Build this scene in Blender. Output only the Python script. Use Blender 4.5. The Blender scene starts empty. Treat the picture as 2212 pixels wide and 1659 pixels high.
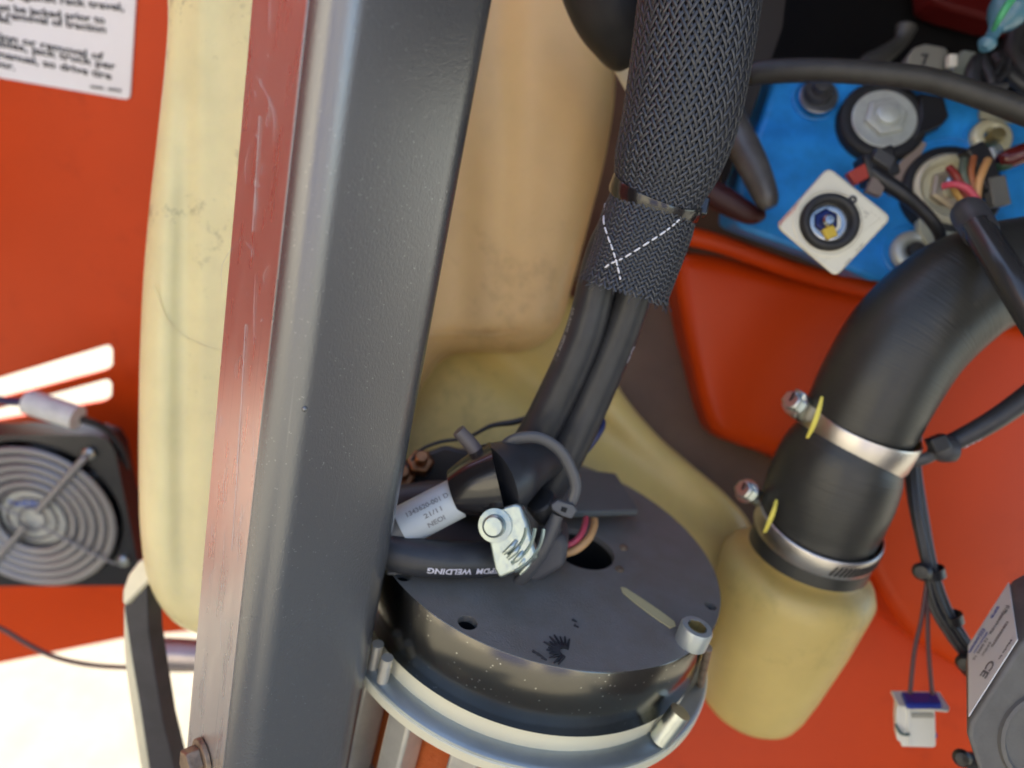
import bpy, bmesh, math, random
from mathutils import Vector as V, Matrix, noise
random.seed(7)
S = bpy.context.scene
COL = S.collection
F = 1475.0
# ---------------------------------------------------------------- camera
up_c = V((.19, .8936, .4068)).normalized()
fw = (V((0, 0, -1)) + up_c * .4068).normalized()
rt = fw.cross(up_c).normalized()
R3 = Matrix((rt, fw, up_c))                 # camera space -> world
CAM = V((0, 0, 1.0))
Mw = Matrix.Translation(CAM) @ R3.to_4x4()
cd = bpy.data.cameras.new('camera'); cam = bpy.data.objects.new('camera', cd); COL.objects.link(cam)
cam.matrix_world = Mw
cd.sensor_width = 36; cd.lens = 24; cd.clip_start = .02; cd.clip_end = 300
cd.dof.use_dof = True; cd.dof.focus_distance = .305; cd.dof.aperture_fstop = 4.8
S.camera = cam
# ---------------------------------------------------------------- light
to_sun = V((-.34, .58, .74)).normalized()
W = bpy.data.worlds.new('World'); S.world = W; W.use_nodes = True
nt = W.node_tree; bg = nt.nodes['Background']
sk = nt.nodes.new('ShaderNodeTexSky'); sk.sky_type = 'NISHITA'; sk.sun_disc = False
sk.sun_elevation = math.asin(to_sun.z); sk.sun_rotation = math.atan2(to_sun.x, to_sun.y)
nt.links.new(sk.outputs[0], bg.inputs[0]); bg.inputs[1].default_value = .13
sl = bpy.data.lights.new('sun', 'SUN'); sl.energy = 3.6; sl.angle = math.radians(.5); sl.color = (1, .95, .86)
so = bpy.data.objects.new('sun', sl); COL.objects.link(so)
so.rotation_mode = 'QUATERNION'; so.rotation_quaternion = to_sun.to_track_quat('Z', 'Y')
S.view_settings.view_transform = 'Standard'; S.view_settings.look = 'None'
S.view_settings.exposure = 1.95; S.view_settings.gamma = 1

# ---------------------------------------------------------------- helpers
def P(u, v, d): return V(((u - 1106) / F * d, -(v - 829.5) / F * d, -d))
def px(n, d): return n * d / F
class Plane:
    def __init__(s, p, n): s.p = V(p); s.n = V(n).normalized()
    def at(s, u, v, off=0):
        r = V(((u - 1106) / F, -(v - 829.5) / F, -1))
        return r * ((s.p @ s.n + off) / (r @ s.n)) if False else r * ((s.p.dot(s.n) + off) / r.dot(s.n))
ORG = {}
MATS = {}
def mat(name, col, rough=.5, metal=0, bump=0, bscale=400, var=0, vscale=30, var2=None, coat=0, spec=.5, uvbump=None, sss=0, detail=3, rvar=0):
    if name in MATS: return MATS[name]
    m = bpy.data.materials.new(name); m.use_nodes = True; t = m.node_tree; N = t.nodes; L = t.links
    b = N['Principled BSDF']
    b.inputs['Base Color'].default_value = (*col, 1); b.inputs['Roughness'].default_value = rough
    b.inputs['Metallic'].default_value = metal; b.inputs['Coat Weight'].default_value = coat; b.inputs['Coat Roughness'].default_value = .12
    b.inputs['Specular IOR Level'].default_value = spec
    if sss:
        b.inputs['Subsurface Weight'].default_value = sss; b.inputs['Subsurface Radius'].default_value = (1, .75, .3); b.inputs['Subsurface Scale'].default_value = .012
    tc = N.new('ShaderNodeTexCoord')
    if var:
        n = N.new('ShaderNodeTexNoise'); n.inputs['Scale'].default_value = vscale; n.inputs['Detail'].default_value = 6; n.inputs['Roughness'].default_value = .6
        L.new(tc.outputs['Object'], n.inputs['Vector'])
        r = N.new('ShaderNodeMapRange'); r.inputs[1].default_value = .35; r.inputs[2].default_value = .7; L.new(n.outputs[0], r.inputs[0])
        mx = N.new('ShaderNodeMix'); mx.data_type = 'RGBA'; mx.inputs[6].default_value = (*col, 1)
        c2 = var2 or tuple(c * (1 - var) for c in col); mx.inputs[7].default_value = (*c2, 1)
        L.new(r.outputs[0], mx.inputs[0]); L.new(mx.outputs[2], b.inputs['Base Color'])
        if rvar:
            r2 = N.new('ShaderNodeMapRange'); r2.inputs[1].default_value = .3; r2.inputs[2].default_value = .7
            r2.inputs[3].default_value = rough - rvar; r2.inputs[4].default_value = rough + rvar
            L.new(n.outputs[0], r2.inputs[0]); L.new(r2.outputs[0], b.inputs['Roughness'])
    if bump:
        n = N.new('ShaderNodeTexNoise'); n.inputs['Scale'].default_value = bscale; n.inputs['Detail'].default_value = detail
        if uvbump:
            mp = N.new('ShaderNodeMapping'); mp.inputs['Scale'].default_value = uvbump
            L.new(tc.outputs['UV'], mp.inputs[0]); L.new(mp.outputs[0], n.inputs['Vector'])
        else: L.new(tc.outputs['Object'], n.inputs['Vector'])
        bp = N.new('ShaderNodeBump'); bp.inputs['Strength'].default_value = bump; bp.inputs['Distance'].default_value = .0006
        L.new(n.outputs[0], bp.inputs['Height']); L.new(bp.outputs[0], b.inputs['Normal'])
    MATS[name] = m; return m

def catmull(pts, n):
    out = []
    k = len(pts)
    for i in range(k - 1):
        p0 = pts[max(i - 1, 0)]; p1 = pts[i]; p2 = pts[i + 1]; p3 = pts[min(i + 2, k - 1)]
        for j in range(n):
            t = j / n
            out.append(tuple(.5 * (2 * b + (c - a) * t + (2 * a - 5 * b + 4 * c - d) * t * t + (3 * b - a - 3 * c + d) * t ** 3) for a, b, c, d in zip(p0, p1, p2, p3)))
    out.append(tuple(pts[-1])); return out
def frames(ps):
    T = []
    for i in range(len(ps)):
        T.append((ps[min(i + 1, len(ps) - 1)] - ps[max(i - 1, 0)]).normalized())
    n = T[0].orthogonal().normalized()
    # put the seam away from the viewer
    z = V((0, 0, -1)); q = z - T[0] * z.dot(T[0])
    if q.length > .05: n = q.normalized()
    NB = []
    for t in T:
        n = (n - t * n.dot(t)).normalized(); NB.append((t, n, t.cross(n)))
    return NB
class MB:
    def __init__(s): s.v = []; s.f = []; s.uv = {}
    def add(s, vs, fs, uvs=None):
        o = len(s.v); s.v += [V(q) for q in vs]; s.f += [tuple(i + o for i in f) for f in fs]
        if uvs:
            for i, q in enumerate(uvs): s.uv[o + i] = q
        return s
    def grid(s, rows, closed=False, uvs=None):
        n = len(rows[0]); vs = [q for r in rows for q in r]; fs = []
        for i in range(len(rows) - 1):
            for j in range(n - (0 if closed else 1)):
                a = i * n + j; b = i * n + (j + 1) % n; fs.append((a, b, b + n, a + n))
        return s.add(vs, fs, uvs)
    def tube(s, pts, r, seg=16, res=6, caps=True, flat=1.0):
        """pts: camera-space vectors, r: radius or list"""
        if not isinstance(r, (list, tuple)): r = [r] * len(pts)
        c = catmull([(*p, q) for p, q in zip(pts, r)], res) if len(pts) > 2 else [(*p, q) for p, q in zip(pts, r)]
        ps = [V(q[:3]) for q in c]; rs = [q[3] for q in c]; fr = frames(ps); rows = []; uv = []; l = 0
        for i, (p, rr, (t, n, b)) in enumerate(zip(ps, rs, fr)):
            if i: l += (p - ps[i - 1]).length
            rows.append([p + (n * math.cos(a) * flat + b * math.sin(a)) * rr for a in [2 * math.pi * j / seg for j in range(seg + 1)]])
            uv += [(j / seg * rr * 6.28, l) for j in range(seg + 1)]
        o = len(s.v); s.grid(rows, False, uv)
        if caps:
            for row, flip in ((rows[0], 0), (rows[-1], 1)):
                q = row[:-1]; s.add(q, [tuple(range(len(q)))[::(1 if flip else -1)]])
        return s
    def ptube(s, lst, **k):   # lst of (u, v, d, radius in px)
        return s.tube([P(a, b, c) for a, b, c, r in lst], [px(r, c) for a, b, c, r in lst], **k)
    def lathe(s, c, ax, prof, seg=48, a0=0, a1=2 * math.pi, ref=None, sx=1.0):
        ax = V(ax).normalized(); e = V(ref) if ref else V((1, 0, 0)); e = (e - ax * e.dot(ax)).normalized(); g = ax.cross(e)
        full = abs(a1 - a0 - 2 * math.pi) < 1e-6; n = seg if full else seg + 1
        rows = [[c + ax * h + (e * math.cos(a0 + (a1 - a0) * j / seg) * sx + g * math.sin(a0 + (a1 - a0) * j / seg)) * r for j in range(n)] for r, h in prof]
        s.grid(rows, full)
        if not full:
            for j, fl in ((0, 1), (n - 1, -1)):
                q = [r[j] for r in rows]; s.add(q, [tuple(range(len(q)))[::fl]])
        return s
    def disc(s, c, ax, r, h0, h1, seg=40, bev=0, ref=None):
        b = bev or min(r, abs(h1 - h0)) * .08
        return s.lathe(c, ax, [(1e-5, h0), (r, h0), (r, h1 - b), (r - b, h1), (1e-5, h1)], seg, ref=ref)
    def prism(s, poly, ext):
        n = len(poly); ext = V(ext); vs = list(poly) + [p + ext for p in poly]
        return s.add(vs, [tuple(range(n)), tuple(range(2 * n - 1, n - 1, -1))] + [(i, i + n, (i + 1) % n + n, (i + 1) % n) for i in range(n)])
    def box(s, c, a, b, e):   # centre and three half axes
        a, b, e = V(a), V(b), V(e); p = [c - a - b + e, c + a - b + e, c + a + b + e, c - a + b + e]
        return s.prism(p, -2 * e)
    def hexa(s, c, ax, r, h0, h1, ref=None):
        return s.lathe(c, ax, [(1e-5, h0), (r, h0), (r, h1 - r * .1), (r * .88, h1), (1e-5, h1)], 6, ref=ref)
    def pillow(s, outline, dfun, r, thick, n=96, inner=10, steps=7, smooth=True):
        o = [(a, b) for a, b in outline]
        m = len(o); 
        if smooth:
            ext = o[-2:] + o + o[:3]; cc = catmull(ext, 8); o = cc[2 * 8:(2 + m) * 8]
        # resample evenly
        L = [0]
        for i in range(len(o)): L.append(L[-1] + math.dist(o[i], o[(i + 1) % len(o)]))
        q = []; k = 0
        for j in range(n):
            t = L[-1] * j / n
            while L[k + 1] < t: k += 1
            w = (t - L[k]) / max(1e-9, L[k + 1] - L[k]); a = o[k]; b = o[(k + 1) % len(o)]
            q.append((a[0] + (b[0] - a[0]) * w, a[1] + (b[1] - a[1]) * w))
        area = sum(q[i][0] * q[(i + 1) % n][1] - q[(i + 1) % n][0] * q[i][1] for i in range(n)); sg = 1 if area > 0 else -1
        nr = []
        for i in range(n):
            a = q[i - 2]; b = q[(i + 2) % n]; dx, dy = b[0] - a[0], b[1] - a[1]; h = math.hypot(dx, dy) or 1; nr.append((-dy / h * sg, dx / h * sg))
        cx = sum(a for a, b in q) / n; cy = sum(b for a, b in q) / n
        rows = []
        rows.append([P(a, b, dfun(a, b) + px(r, dfun(a, b))) + V((0, 0, -thick)) for a, b in q])
        for st in range(steps + 1):
            th = math.pi / 2 * st / steps; ins = r * (1 - math.cos(th))
            row = []
            for (a, b), (nx, ny) in zip(q, nr):
                a2, b2 = a + nx * ins, b + ny * ins; d = dfun(a2, b2)
                row.append(P(a2, b2, d + px(r, d) * (1 - math.sin(th))))
            rows.append(row)
        last = [(a + nx * r, b + ny * r) for (a, b), (nx, ny) in zip(q, nr)]
        for j in range(1, inner + 1):
            w = j / inner * .995
            rows.append([P(a + (cx - a) * w, b + (cy - b) * w, dfun(a + (cx - a) * w, b + (cy - b) * w)) for a, b in last])
        s.grid(rows, True)
        return s.add(rows[-1], [tuple(range(n))])
    def text(s, body, o, x, y, size_w=None, height=None, fn=None):
        """text lying in the plane o + x*X + y*Y (x,y unit vectors); size by width"""
        vs, fs, w, h = glyphs(body)
        sx = size_w / w if size_w else height / .7; sy = height / .7 if height else sx
        if fn: return s.add([fn(a * sx, b * sy) for a, b in vs], fs)
        return s.add([o + x * (a * sx) + y * (b * sy) for a, b in vs], fs)
    def build(s, name, m, parent=None, smooth=True, bevel=0, bseg=2, world=False, autos=None, solid=0):
        vs = s.v if world else [Mw @ q for q in s.v]
        if parent is None:
            org = sum(vs, V()) / len(vs)
            mn = min(q.z for q in vs); org.z = mn
        else: org = ORG[parent.name]
        me = bpy.data.meshes.new(name); me.from_pydata([q - org for q in vs], [], s.f)
        if s.uv:
            ul = me.uv_layers.new(name='UVMap')
            for lp in me.loops: ul.data[lp.index].uv = s.uv.get(lp.vertex_index, (0, 0))
        bm = bmesh.new(); bm.from_mesh(me)
        if not s.uv: bmesh.ops.remove_doubles(bm, verts=bm.verts, dist=2e-6)
        bmesh.ops.recalc_face_normals(bm, faces=bm.faces); bm.to_mesh(me); bm.free()
        me.materials.append(m)
        if smooth:
            for p in me.polygons: p.use_smooth = True
            try: me.set_sharp_from_angle(angle=math.radians(autos or 38))
            except Exception: pass
        ob = bpy.data.objects.new(name, me); COL.objects.link(ob)
        if parent is None: ob.location = org
        else: ob.parent = parent
        ORG[ob.name] = org
        if solid:
            q = ob.modifiers.new('s', 'SOLIDIFY'); q.thickness = solid; q.offset = -1
        if bevel:
            q = ob.modifiers.new('b', 'BEVEL'); q.width = bevel; q.segments = bseg; q.limit_method = 'ANGLE'; q.angle_limit = math.radians(35)
            q.harden_normals = False
        return ob
GC = {}
def glyphs(body):
    if body in GC: return GC[body]
    cu = bpy.data.curves.new('t', 'FONT'); cu.body = body; cu.size = 1; cu.resolution_u = 3; cu.offset = .028
    ob = bpy.data.objects.new('t', cu); COL.objects.link(ob)
    dg = bpy.context.evaluated_depsgraph_get(); dg.update(); me = ob.evaluated_get(dg).to_mesh()
    vs = [(q.co.x, q.co.y) for q in me.vertices]; fs = [tuple(p.vertices) for p in me.polygons]
    ob.evaluated_get(dg).to_mesh_clear(); bpy.data.objects.remove(ob); bpy.data.curves.remove(cu)
    x0 = min(a for a, b in vs); w = max(a for a, b in vs) - x0; vs = [(a - x0, b) for a, b in vs]
    GC[body] = (vs, fs, w, .7); return GC[body]
def tag(o, label, cat, group=None, kind=None):
    if label: o['label'] = label
    if cat: o['category'] = cat
    if group: o['group'] = group
    if kind: o['kind'] = kind
    return o
def thing(name, label, cat, at, group=None, world=False):
    o = bpy.data.objects.new(name, None); COL.objects.link(o); o.empty_display_size = .01
    q = V(at) if world else Mw @ at
    o.location = q; ORG[o.name] = q.copy(); return tag(o, label, cat, group)
def kind(o, k='stuff'): o['kind'] = k; return o
ZC = V((0, 0, 1))

# ---------------------------------------------------------------- materials
RED = mat('red paint', (.60, .054, .003), .36, var=.12, vscale=6, coat=0, spec=.25, bump=.03, bscale=150)
REDIN = mat('shaded red', (.09, .006, .006), .5, spec=.2)
REDD = mat('shaded red brown', (.15, .085, .052), .6, var=.3, vscale=20)
GROUND = mat('sunlit concrete', (.33, .30, .215), .9, var=.22, vscale=14, bump=.3, bscale=80)
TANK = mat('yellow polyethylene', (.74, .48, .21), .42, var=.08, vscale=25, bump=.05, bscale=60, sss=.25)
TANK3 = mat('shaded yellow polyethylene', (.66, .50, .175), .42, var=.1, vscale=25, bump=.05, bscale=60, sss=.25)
TANK2 = mat('lit worn polyethylene', (.86, .77, .41), .42, var=.12, vscale=30, bump=.05, bscale=80, sss=.25)  # one plastic: lit left side and shaded rest put into the colours
def dirty(m, col, lo, hi, sc, amt):
    t = m.node_tree; N = t.nodes; L = t.links; b = N['Principled BSDF']; old = b.inputs['Base Color'].links[0].from_socket
    tc = N.new('ShaderNodeTexCoord'); a = N.new('ShaderNodeTexNoise'); a.inputs['Scale'].default_value = sc; a.inputs['Detail'].default_value = 8; a.inputs['Roughness'].default_value = .7
    c = N.new('ShaderNodeTexNoise'); c.inputs['Scale'].default_value = sc * .12; c.inputs['Detail'].default_value = 2
    L.new(tc.outputs['Object'], a.inputs['Vector']); L.new(tc.outputs['Object'], c.inputs['Vector'])
    mu = N.new('ShaderNodeMath'); mu.operation = 'MULTIPLY'; L.new(a.outputs[0], mu.inputs[0]); L.new(c.outputs[0], mu.inputs[1])
    mr = N.new('ShaderNodeMapRange'); mr.inputs[1].default_value = lo; mr.inputs[2].default_value = hi; mr.inputs[4].default_value = amt; L.new(mu.outputs[0], mr.inputs[0])
    mx = N.new('ShaderNodeMix'); mx.data_type = 'RGBA'; mx.inputs[7].default_value = (*col, 1); L.new(old, mx.inputs[6]); L.new(mr.outputs[0], mx.inputs[0]); L.new(mx.outputs[2], b.inputs['Base Color'])
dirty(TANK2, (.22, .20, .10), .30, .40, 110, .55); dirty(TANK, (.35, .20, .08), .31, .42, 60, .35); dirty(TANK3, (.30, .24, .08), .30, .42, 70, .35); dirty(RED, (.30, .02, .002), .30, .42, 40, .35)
BLK = mat('black rubber', (.022, .022, .024), .55, bump=.25, bscale=900, var=.3, vscale=60)
CABLE = mat('cable jacket', (.036, .037, .043), .40, bump=.12, bscale=500, var=.3, vscale=80)
DARKP = mat('black plastic', (.018, .018, .021), .38, bump=.1, bscale=700)
GREYP = mat('dark grey plastic', (.06, .06, .065), .42, bump=.1, bscale=600, var=.2)
SHINE = mat('shiny black sleeve', (.015, .013, .014), .2, coat=.5, bump=.05, bscale=200)
ZINC = mat('zinc plated steel', (.62, .66, .63), .3, 1, var=.15, vscale=120, bump=.08, bscale=500)
ZINCW = mat('zinc washer', (.66, .70, .66), .42, .35, var=.15, vscale=120, bump=.08, bscale=500)
ZINCY = mat('yellow zinc washer', (.80, .76, .52), .42, .3, var=.12, vscale=160, bump=.1, bscale=500)
STEEL = mat('brushed band steel', (.62, .58, .54), .36, 1, bump=.08, bscale=300)
RUSTM = mat('rusty steel', (.35, .26, .18), .5, .7, var=.5, vscale=150, bump=.3, bscale=600)
BLUE = mat('blue polymer', (.03, .34, .90), .36, var=.35, vscale=40, bump=.1, bscale=300)
WHITEL = mat('white label stock', (.88, .88, .88), .45, var=.04)
WHITEP = mat('white plastic', (.78, .77, .70), .4, var=.05, vscale=60)
CREAM = mat('cream plastic', (.72, .69, .57), .42, var=.06, vscale=60)
INK = mat('black ink', (.03, .03, .035), .6)
GINK = mat('grey ink', (.22, .22, .23), .6)
BINK = mat('blue ink', (.05, .12, .5), .6)
WINK = mat('white print', (.62, .60, .68), .6)
YPAINT = mat('yellow paint mark', (.72, .62, .10), .5, bump=.4, bscale=900)
PINK = mat('pink wire', (.60, .08, .12), .4)
TAN = mat('tan wire', (.62, .34, .14), .45)
REDW = mat('dark red wire', (.25, .03, .02), .4)
GRN = mat('grey green wire', (.10, .13, .10), .45)
GREYC = mat('grey housing', (.14, .135, .125), .5, bump=.2, bscale=600, var=.3, vscale=50)
COPPER = mat('copper winding', (.70, .20, .05), .45, .4, bump=.5, bscale=500)

# ---------------------------------------------------------------- setting
g = MB(); g.add([(-60, -60, 0), (60, -60, 0), (60, 60, 0), (-60, 60, 0)], [(0, 1, 2, 3)])
kind(g.build('ground', GROUND, world=True), 'structure')

# left red wall, vertical in the world, with two real slots
WP = Plane(P(150, 900, .74), up_c.cross(rt * 1).cross(V((0, 0, 0))) if False else (R3.transposed() @ V((.10, -1, 0))))
wall = thing('red_body_panel', 'flat orange red body panel at the left with two bright slots', 'panel', WP.at(100, 1430))
def slot(a, b, c, d, n=7):
    # left top, right top, right bottom, left bottom, rounded right end
    out = [a, (b[0] - 14, b[1])]
    r = [(b[0] - 6, b[1] + 1), (b[0], b[1] + 9), (c[0], c[1] - 10), (c[0] - 8, c[1] - 1)]
    return [a] + [(b[0] - 14, b[1] + 1)] + r + [(c[0] - 20, c[1] + 4), d]
slots = [slot((-60, 834), (243, 745), (243, 797), (-60, 876)), slot((-60, 898), (241, 819), (241, 863), (-60, 918))]
outer = [(-1500, -1500), (1000, -1500), (1000, 1240), (640, 1345), (300, 1372), (0, 1433), (-1500, 1700)]
bm = bmesh.new()
def loop(pts):
    vs = [bm.verts.new(WP.at(*q)) for q in pts]
    return [bm.edges.new((vs[i], vs[(i + 1) % len(vs)])) for i in range(len(vs))]
es = loop(outer) + loop(slots[0]) + loop(slots[1])
bmesh.ops.triangle_fill(bm, edges=es, use_beauty=True, use_dissolve=False, normal=WP.n)
bm.verts.index_update()
mb = MB(); mb.add([q.co.copy() for q in bm.verts], [tuple(q.index for q in f.verts) for f in bm.faces]); bm.free()
mb.build('sheet', RED, wall, smooth=False, solid=-.006)
# small folded flange at the panel's corner, right of the fan
mb = MB(); mb.prism([WP.at(235, 1208, .02), WP.at(420, 1240, .02), WP.at(420, 1262, .02), WP.at(235, 1240, .02)], WP.n * -.018)
mb.build('flange', RED, wall, bevel=.002)

# tall rear bodywork; unseen upper wall, cover and side wall added for shade
mb = MB()
def wbox(m, x0, x1, y0, y1, z0, z1):
    m.add([(x0, y0, z0), (x1, y0, z0), (x1, y1, z0), (x0, y1, z0), (x0, y0, z1), (x1, y0, z1), (x1, y1, z1), (x0, y1, z1)],
          [(0, 3, 2, 1), (4, 5, 6, 7), (0, 1, 5, 4), (1, 2, 6, 5), (2, 3, 7, 6), (3, 0, 4, 7)])
body = thing('machine_body', 'red machine bodywork behind the yellow tank with unseen walls added to shade the compartment', 'machine body', (0, .8, .2), world=True)
mb = MB(); wbox(mb, -.38, .95, .80, .84, .15, 1.9); mb.build('rear_wall', REDD, body, world=True, bevel=.003)
mb = MB(); wbox(mb, -1.1, .95, .70, .74, 1.42, 1.9); mb.build('shade_upper_wall', RED, body, world=True, bevel=.003)
mb = MB(); wbox(mb, .06, .95, .20, .799, 1.30, 1.32); mb.build('shade_cover', DARKP, body, world=True, bevel=.003)
mb = MB(); wbox(mb, .62, .66, -.02, .799, 1.02, 1.36); mb.build('shade_side_wall', DARKP, body, world=True, bevel=.003)

rd = thing('added_side_column', 'unseen frame column added at the right front to darken the post reflection', 'column', (.66, 0, .2), world=True)  # added column: gives the post's broad face something dark to mirror
mb = MB(); wbox(mb, .62, .70, -.30, .14, .30, 1.9); mb.build('column', mat('grey column paint', (.20, .20, .205), .5), rd, world=True, bevel=.01)
# unseen red side door, added so the post's left face mirrors red
sd_ = thing('added_side_door', 'unseen red side door added at the left to be mirrored by the post', 'door', (-1.0, .3, .55), world=True)
mb = MB(); wbox(mb, -1.02, -.98, -.35, .60, .50, 1.9); mb.build('door_skin', RED, sd_, world=True, bevel=.01)

# unseen shed added behind the camera for warm fill and reflections in post and motor
shed = thing('added_shed_wall', 'unseen pale shed with dark doors added across the yard for fill and reflections', 'building', (0, -7, 0), world=True)
mb = MB(); xs = [(-14, -7.5), (-6.2, -2.4), (.4, 1.3), (3.4, 4.2)]
for x0, x1 in xs: wbox(mb, x0, x1, -7.3, -7, 0, 4.2)
wbox(mb, -14, 4.2, -7.31, -6.99, 4.2, 5.0); mb.build('wall', mat('cream shed wall', (.70, .62, .46), .8, var=.1, vscale=3), shed, world=True)
for (a_, x0), (x1, b_) in zip(xs[:-1], xs[1:]):
    mb = MB(); wbox(mb, x0, x1, -7.25, -7.15, 0, 4.2); mb.build('door', mat('lavender blue door', (.13, .14, .24), .5), shed, world=True)  # doors tinted lavender for the cool bands in the reflections

# ---------------------------------------------------------------- warning sticker
st = thing('warning_sticker', 'white printed instruction sticker stuck on the red panel at upper left', 'sticker', WP.at(100, 200, .001))
mb = MB(); pl = [(-420, -180), (296, -180), (293, 0), (281, 205), (277, 213), (268, 214), (-420, 96)]
mb.prism([WP.at(a, b, .0022) for a, b in pl], WP.n * -.0015); mb.build('sheet', WHITEL, st, smooth=False)
mb = MB()
lines = [('when driving against rack travel,', -135, -24, 268, 24), ('Drive unit must be jacked prior to', -150, 3, 227, 51), ('installation or removal of traction', -150, 16, 229, 71),
         ('cables.', -40, 38, 24, 52), ('For installation or removal of', -150, 56, 224, 130), ('motor cables, jack truck per', -120, 76, 250, 151),
         ('shown in manual, so drive tire', -130, 98, 241, 172), ('off floor.', -60, 130, 32, 152)]
def ptext(m, body, u0, v0, u1, v1, h, pl, off):
    a = pl.at(u0, v0, off); b = pl.at(u1, v1, off); x = (b - a); w = x.length; x.normalize(); y = pl.n.cross(x); 
    m.text(body, a, x, y, size_w=w, height=px(h, -a.z))
for body_, u0, v0, u1, v1 in lines: ptext(mb, body_, u0, v0, u1, v1, 14.5, WP, .0029)
ptext(mb, '00000 - 00000', 195, 190, 262, 199, 6, WP, .0029)
kind(mb.build('lettering', INK, st, smooth=False))

# ---------------------------------------------------------------- yellow tank
tank = thing('plastic_tank', 'large translucent yellow plastic tank standing behind the grey post', 'tank', P(600, 1380, .46))
def dl(u, v):
    return .425 + .00004 * (v - 700) + .010 * math.exp(-((u - 395) / 30) ** 2) * .5 + .0035 * math.exp(-((u - 470) / 60) ** 2)
left = [(372, -260), (362, 60), (340, 290), (322, 450), (308, 620), (301, 800), (299, 1000), (303, 1150), (322, 1262), (372, 1340), (440, 1372), (560, 1385), (660, 1340), (700, 1100), (740, 700), (760, 300), (780, -260), (560, -330)]
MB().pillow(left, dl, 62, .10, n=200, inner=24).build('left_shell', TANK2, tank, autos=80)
def dr(u, v):
    return .505 + .00002 * (v - 300) + .010 * math.exp(-((u - (1075 - .02 * v)) / 60) ** 2) + .008 * math.exp(-((u - 1010) ** 2 / 3600 + (v - 60) ** 2 / 40000))
right = [(700, -250), (640, 200), (600, 700), (660, 960), (800, 1010), (850, 935), (895, 845), (950, 772), (1010, 756), (1110, 757), (1172, 738), (1212, 695), (1240, 600), (1275, 470), (1310, 330), (1330, 180), (1320, 40), (1290, -150), (1180, -300)]
MB().pillow(right, dr, 75, .10, n=220, inner=24).build('upper_shell', TANK, tank, autos=80)
def dm(u, v): return .565 - .00006 * (v - 900) + .014 * math.exp(-(((u - 1250) * .75 - (v - 900)) / 60) ** 2)
low = [(760, 1250), (780, 900), (860, 690), (1050, 640), (1235, 640), (1290, 745), (1345, 850), (1420, 940), (1500, 1010), (1575, 1075), (1625, 1150), (1610, 1280), (1500, 1400), (1100, 1420)]
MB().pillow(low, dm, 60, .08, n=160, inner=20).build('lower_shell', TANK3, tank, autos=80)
mb = MB()
mb.tube([P(a, b, dl(a, b) - .0002) for a, b in [(330, 615), (345, 650), (362, 690), (392, 722), (430, 742), (478, 757), (560, 770)]], .00035, seg=8)
mb.build('mould_seam', TANK2, tank)
mb = MB(); mb.tube([P(a, b, dr(a, b) - .0001) for a, b in [(880, 730), (960, 722), (1010, 720), (1060, 724), (1120, 715)]], .0007, seg=8); mb.build('mould_seam', TANK, tank)
# outlet neck under the hose
c0 = P(1752, 1160, .50); c1 = P(1616, 1510, .555); ax = (c1 - c0).normalized(); ln = (c1 - c0).length
mb = MB(); mb.lathe(c0, ax, [(.030, -.03), (.037, -.03), (.037, .016), (.043, .020), (.048, .022), (.0525, .026), (.0558, .033), (.0556, .040), (.0525, ln * .5), (.0470, ln * .78), (.0430, ln * .93), (.040, ln * .99), (.034, ln * 1.03), (.001, ln * 1.045)], 64)
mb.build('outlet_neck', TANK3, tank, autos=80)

# ---------------------------------------------------------------- red plates right
def dU(u, v): return .585 + .00004 * (v - 800) - .00002 * (u - 1700)
bp_ = thing('red_counter_plate', 'red curved sheet metal housing behind the black rubber hose', 'housing', P(1800, 1100, .6))
U = [(1458, 560), (1470, 690), (1492, 790), (1514, 880), (1540, 935), (1600, 962), (1680, 992), (1800, 1080), (2000, 1400), (2500, 1500), (2500, 560), (2300, 690), (2080, 670), (1890, 628), (1700, 590), (1540, 552)]
MB().pillow(U, dU, 38, .05, n=160, inner=20).build('upper_shell', RED, bp_, autos=80)
mb = MB(); mb.ptube([(1440, 500, .56, 20), (1560, 528, .56, 20), (1720, 585, .56, 19), (1900, 630, .56, 19), (2100, 660, .56, 19), (2400, 720, .56, 19)], seg=20); mb.build('folded_rim', RED, bp_)
mb = MB()
Lp = Plane(P(1850, 1400, .66), (-.12, .12, 1)); q = [(1150, 1900), (1330, 1330), (1500, 1000), (2600, 800), (2600, 1900)]
mb.prism([Lp.at(a, b) for a, b in q], (0, 0, -.02)); mb.build('lower_sheet', RED, bp_, bevel=.004)
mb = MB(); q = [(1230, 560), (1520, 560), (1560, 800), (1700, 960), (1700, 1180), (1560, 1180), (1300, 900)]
mb.prism([P(a, b, .63) for a, b in q], (0, 0, -.01)); mb.build('shade_web', REDD, bp_, bevel=.0045, bseg=4)  # shade between tank and red housing, put in as a brown plate

# ---------------------------------------------------------------- grey post
Dp = V((92 - 1106, -(5184 - 829.5), -F)).normalized()
pc = P(816, 0, .2567)
phi = .760
n0 = V((math.sin(phi), 0, math.cos(phi))); n0 = (n0 - Dp * n0.dot(Dp)).normalized(); s0 = Dp.cross(n0).normalized()
if s0.x < 0: s0 = -s0                     # s0 points to the right in the picture, n0 out of the broad face
w2, t2 = .0365, .0319
def rr_profile(w, t, rads, seg=10):
    cs = [(-w, t, rads[0], 180, 90), (w, t, rads[1], 90, 0), (w, -t, rads[2], 0, -90), (-w, -t, rads[3], -90, -180)]
    out = []
    for x, y, r, a0, a1 in cs:
        cx = x - math.copysign(r, x); cy = y - math.copysign(r, y)
        for k in range(seg + 1):
            a = math.radians(a0 + (a1 - a0) * k / seg); out.append((cx + r * math.cos(a), cy + r * math.sin(a)))
    return out
prof = rr_profile(w2, t2, (.0140, .0165, .009, .009))
post = thing('steel_post', 'dark grey powder coated steel post leaning across the foreground with rounded corners', 'post', pc + Dp * .5)
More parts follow.
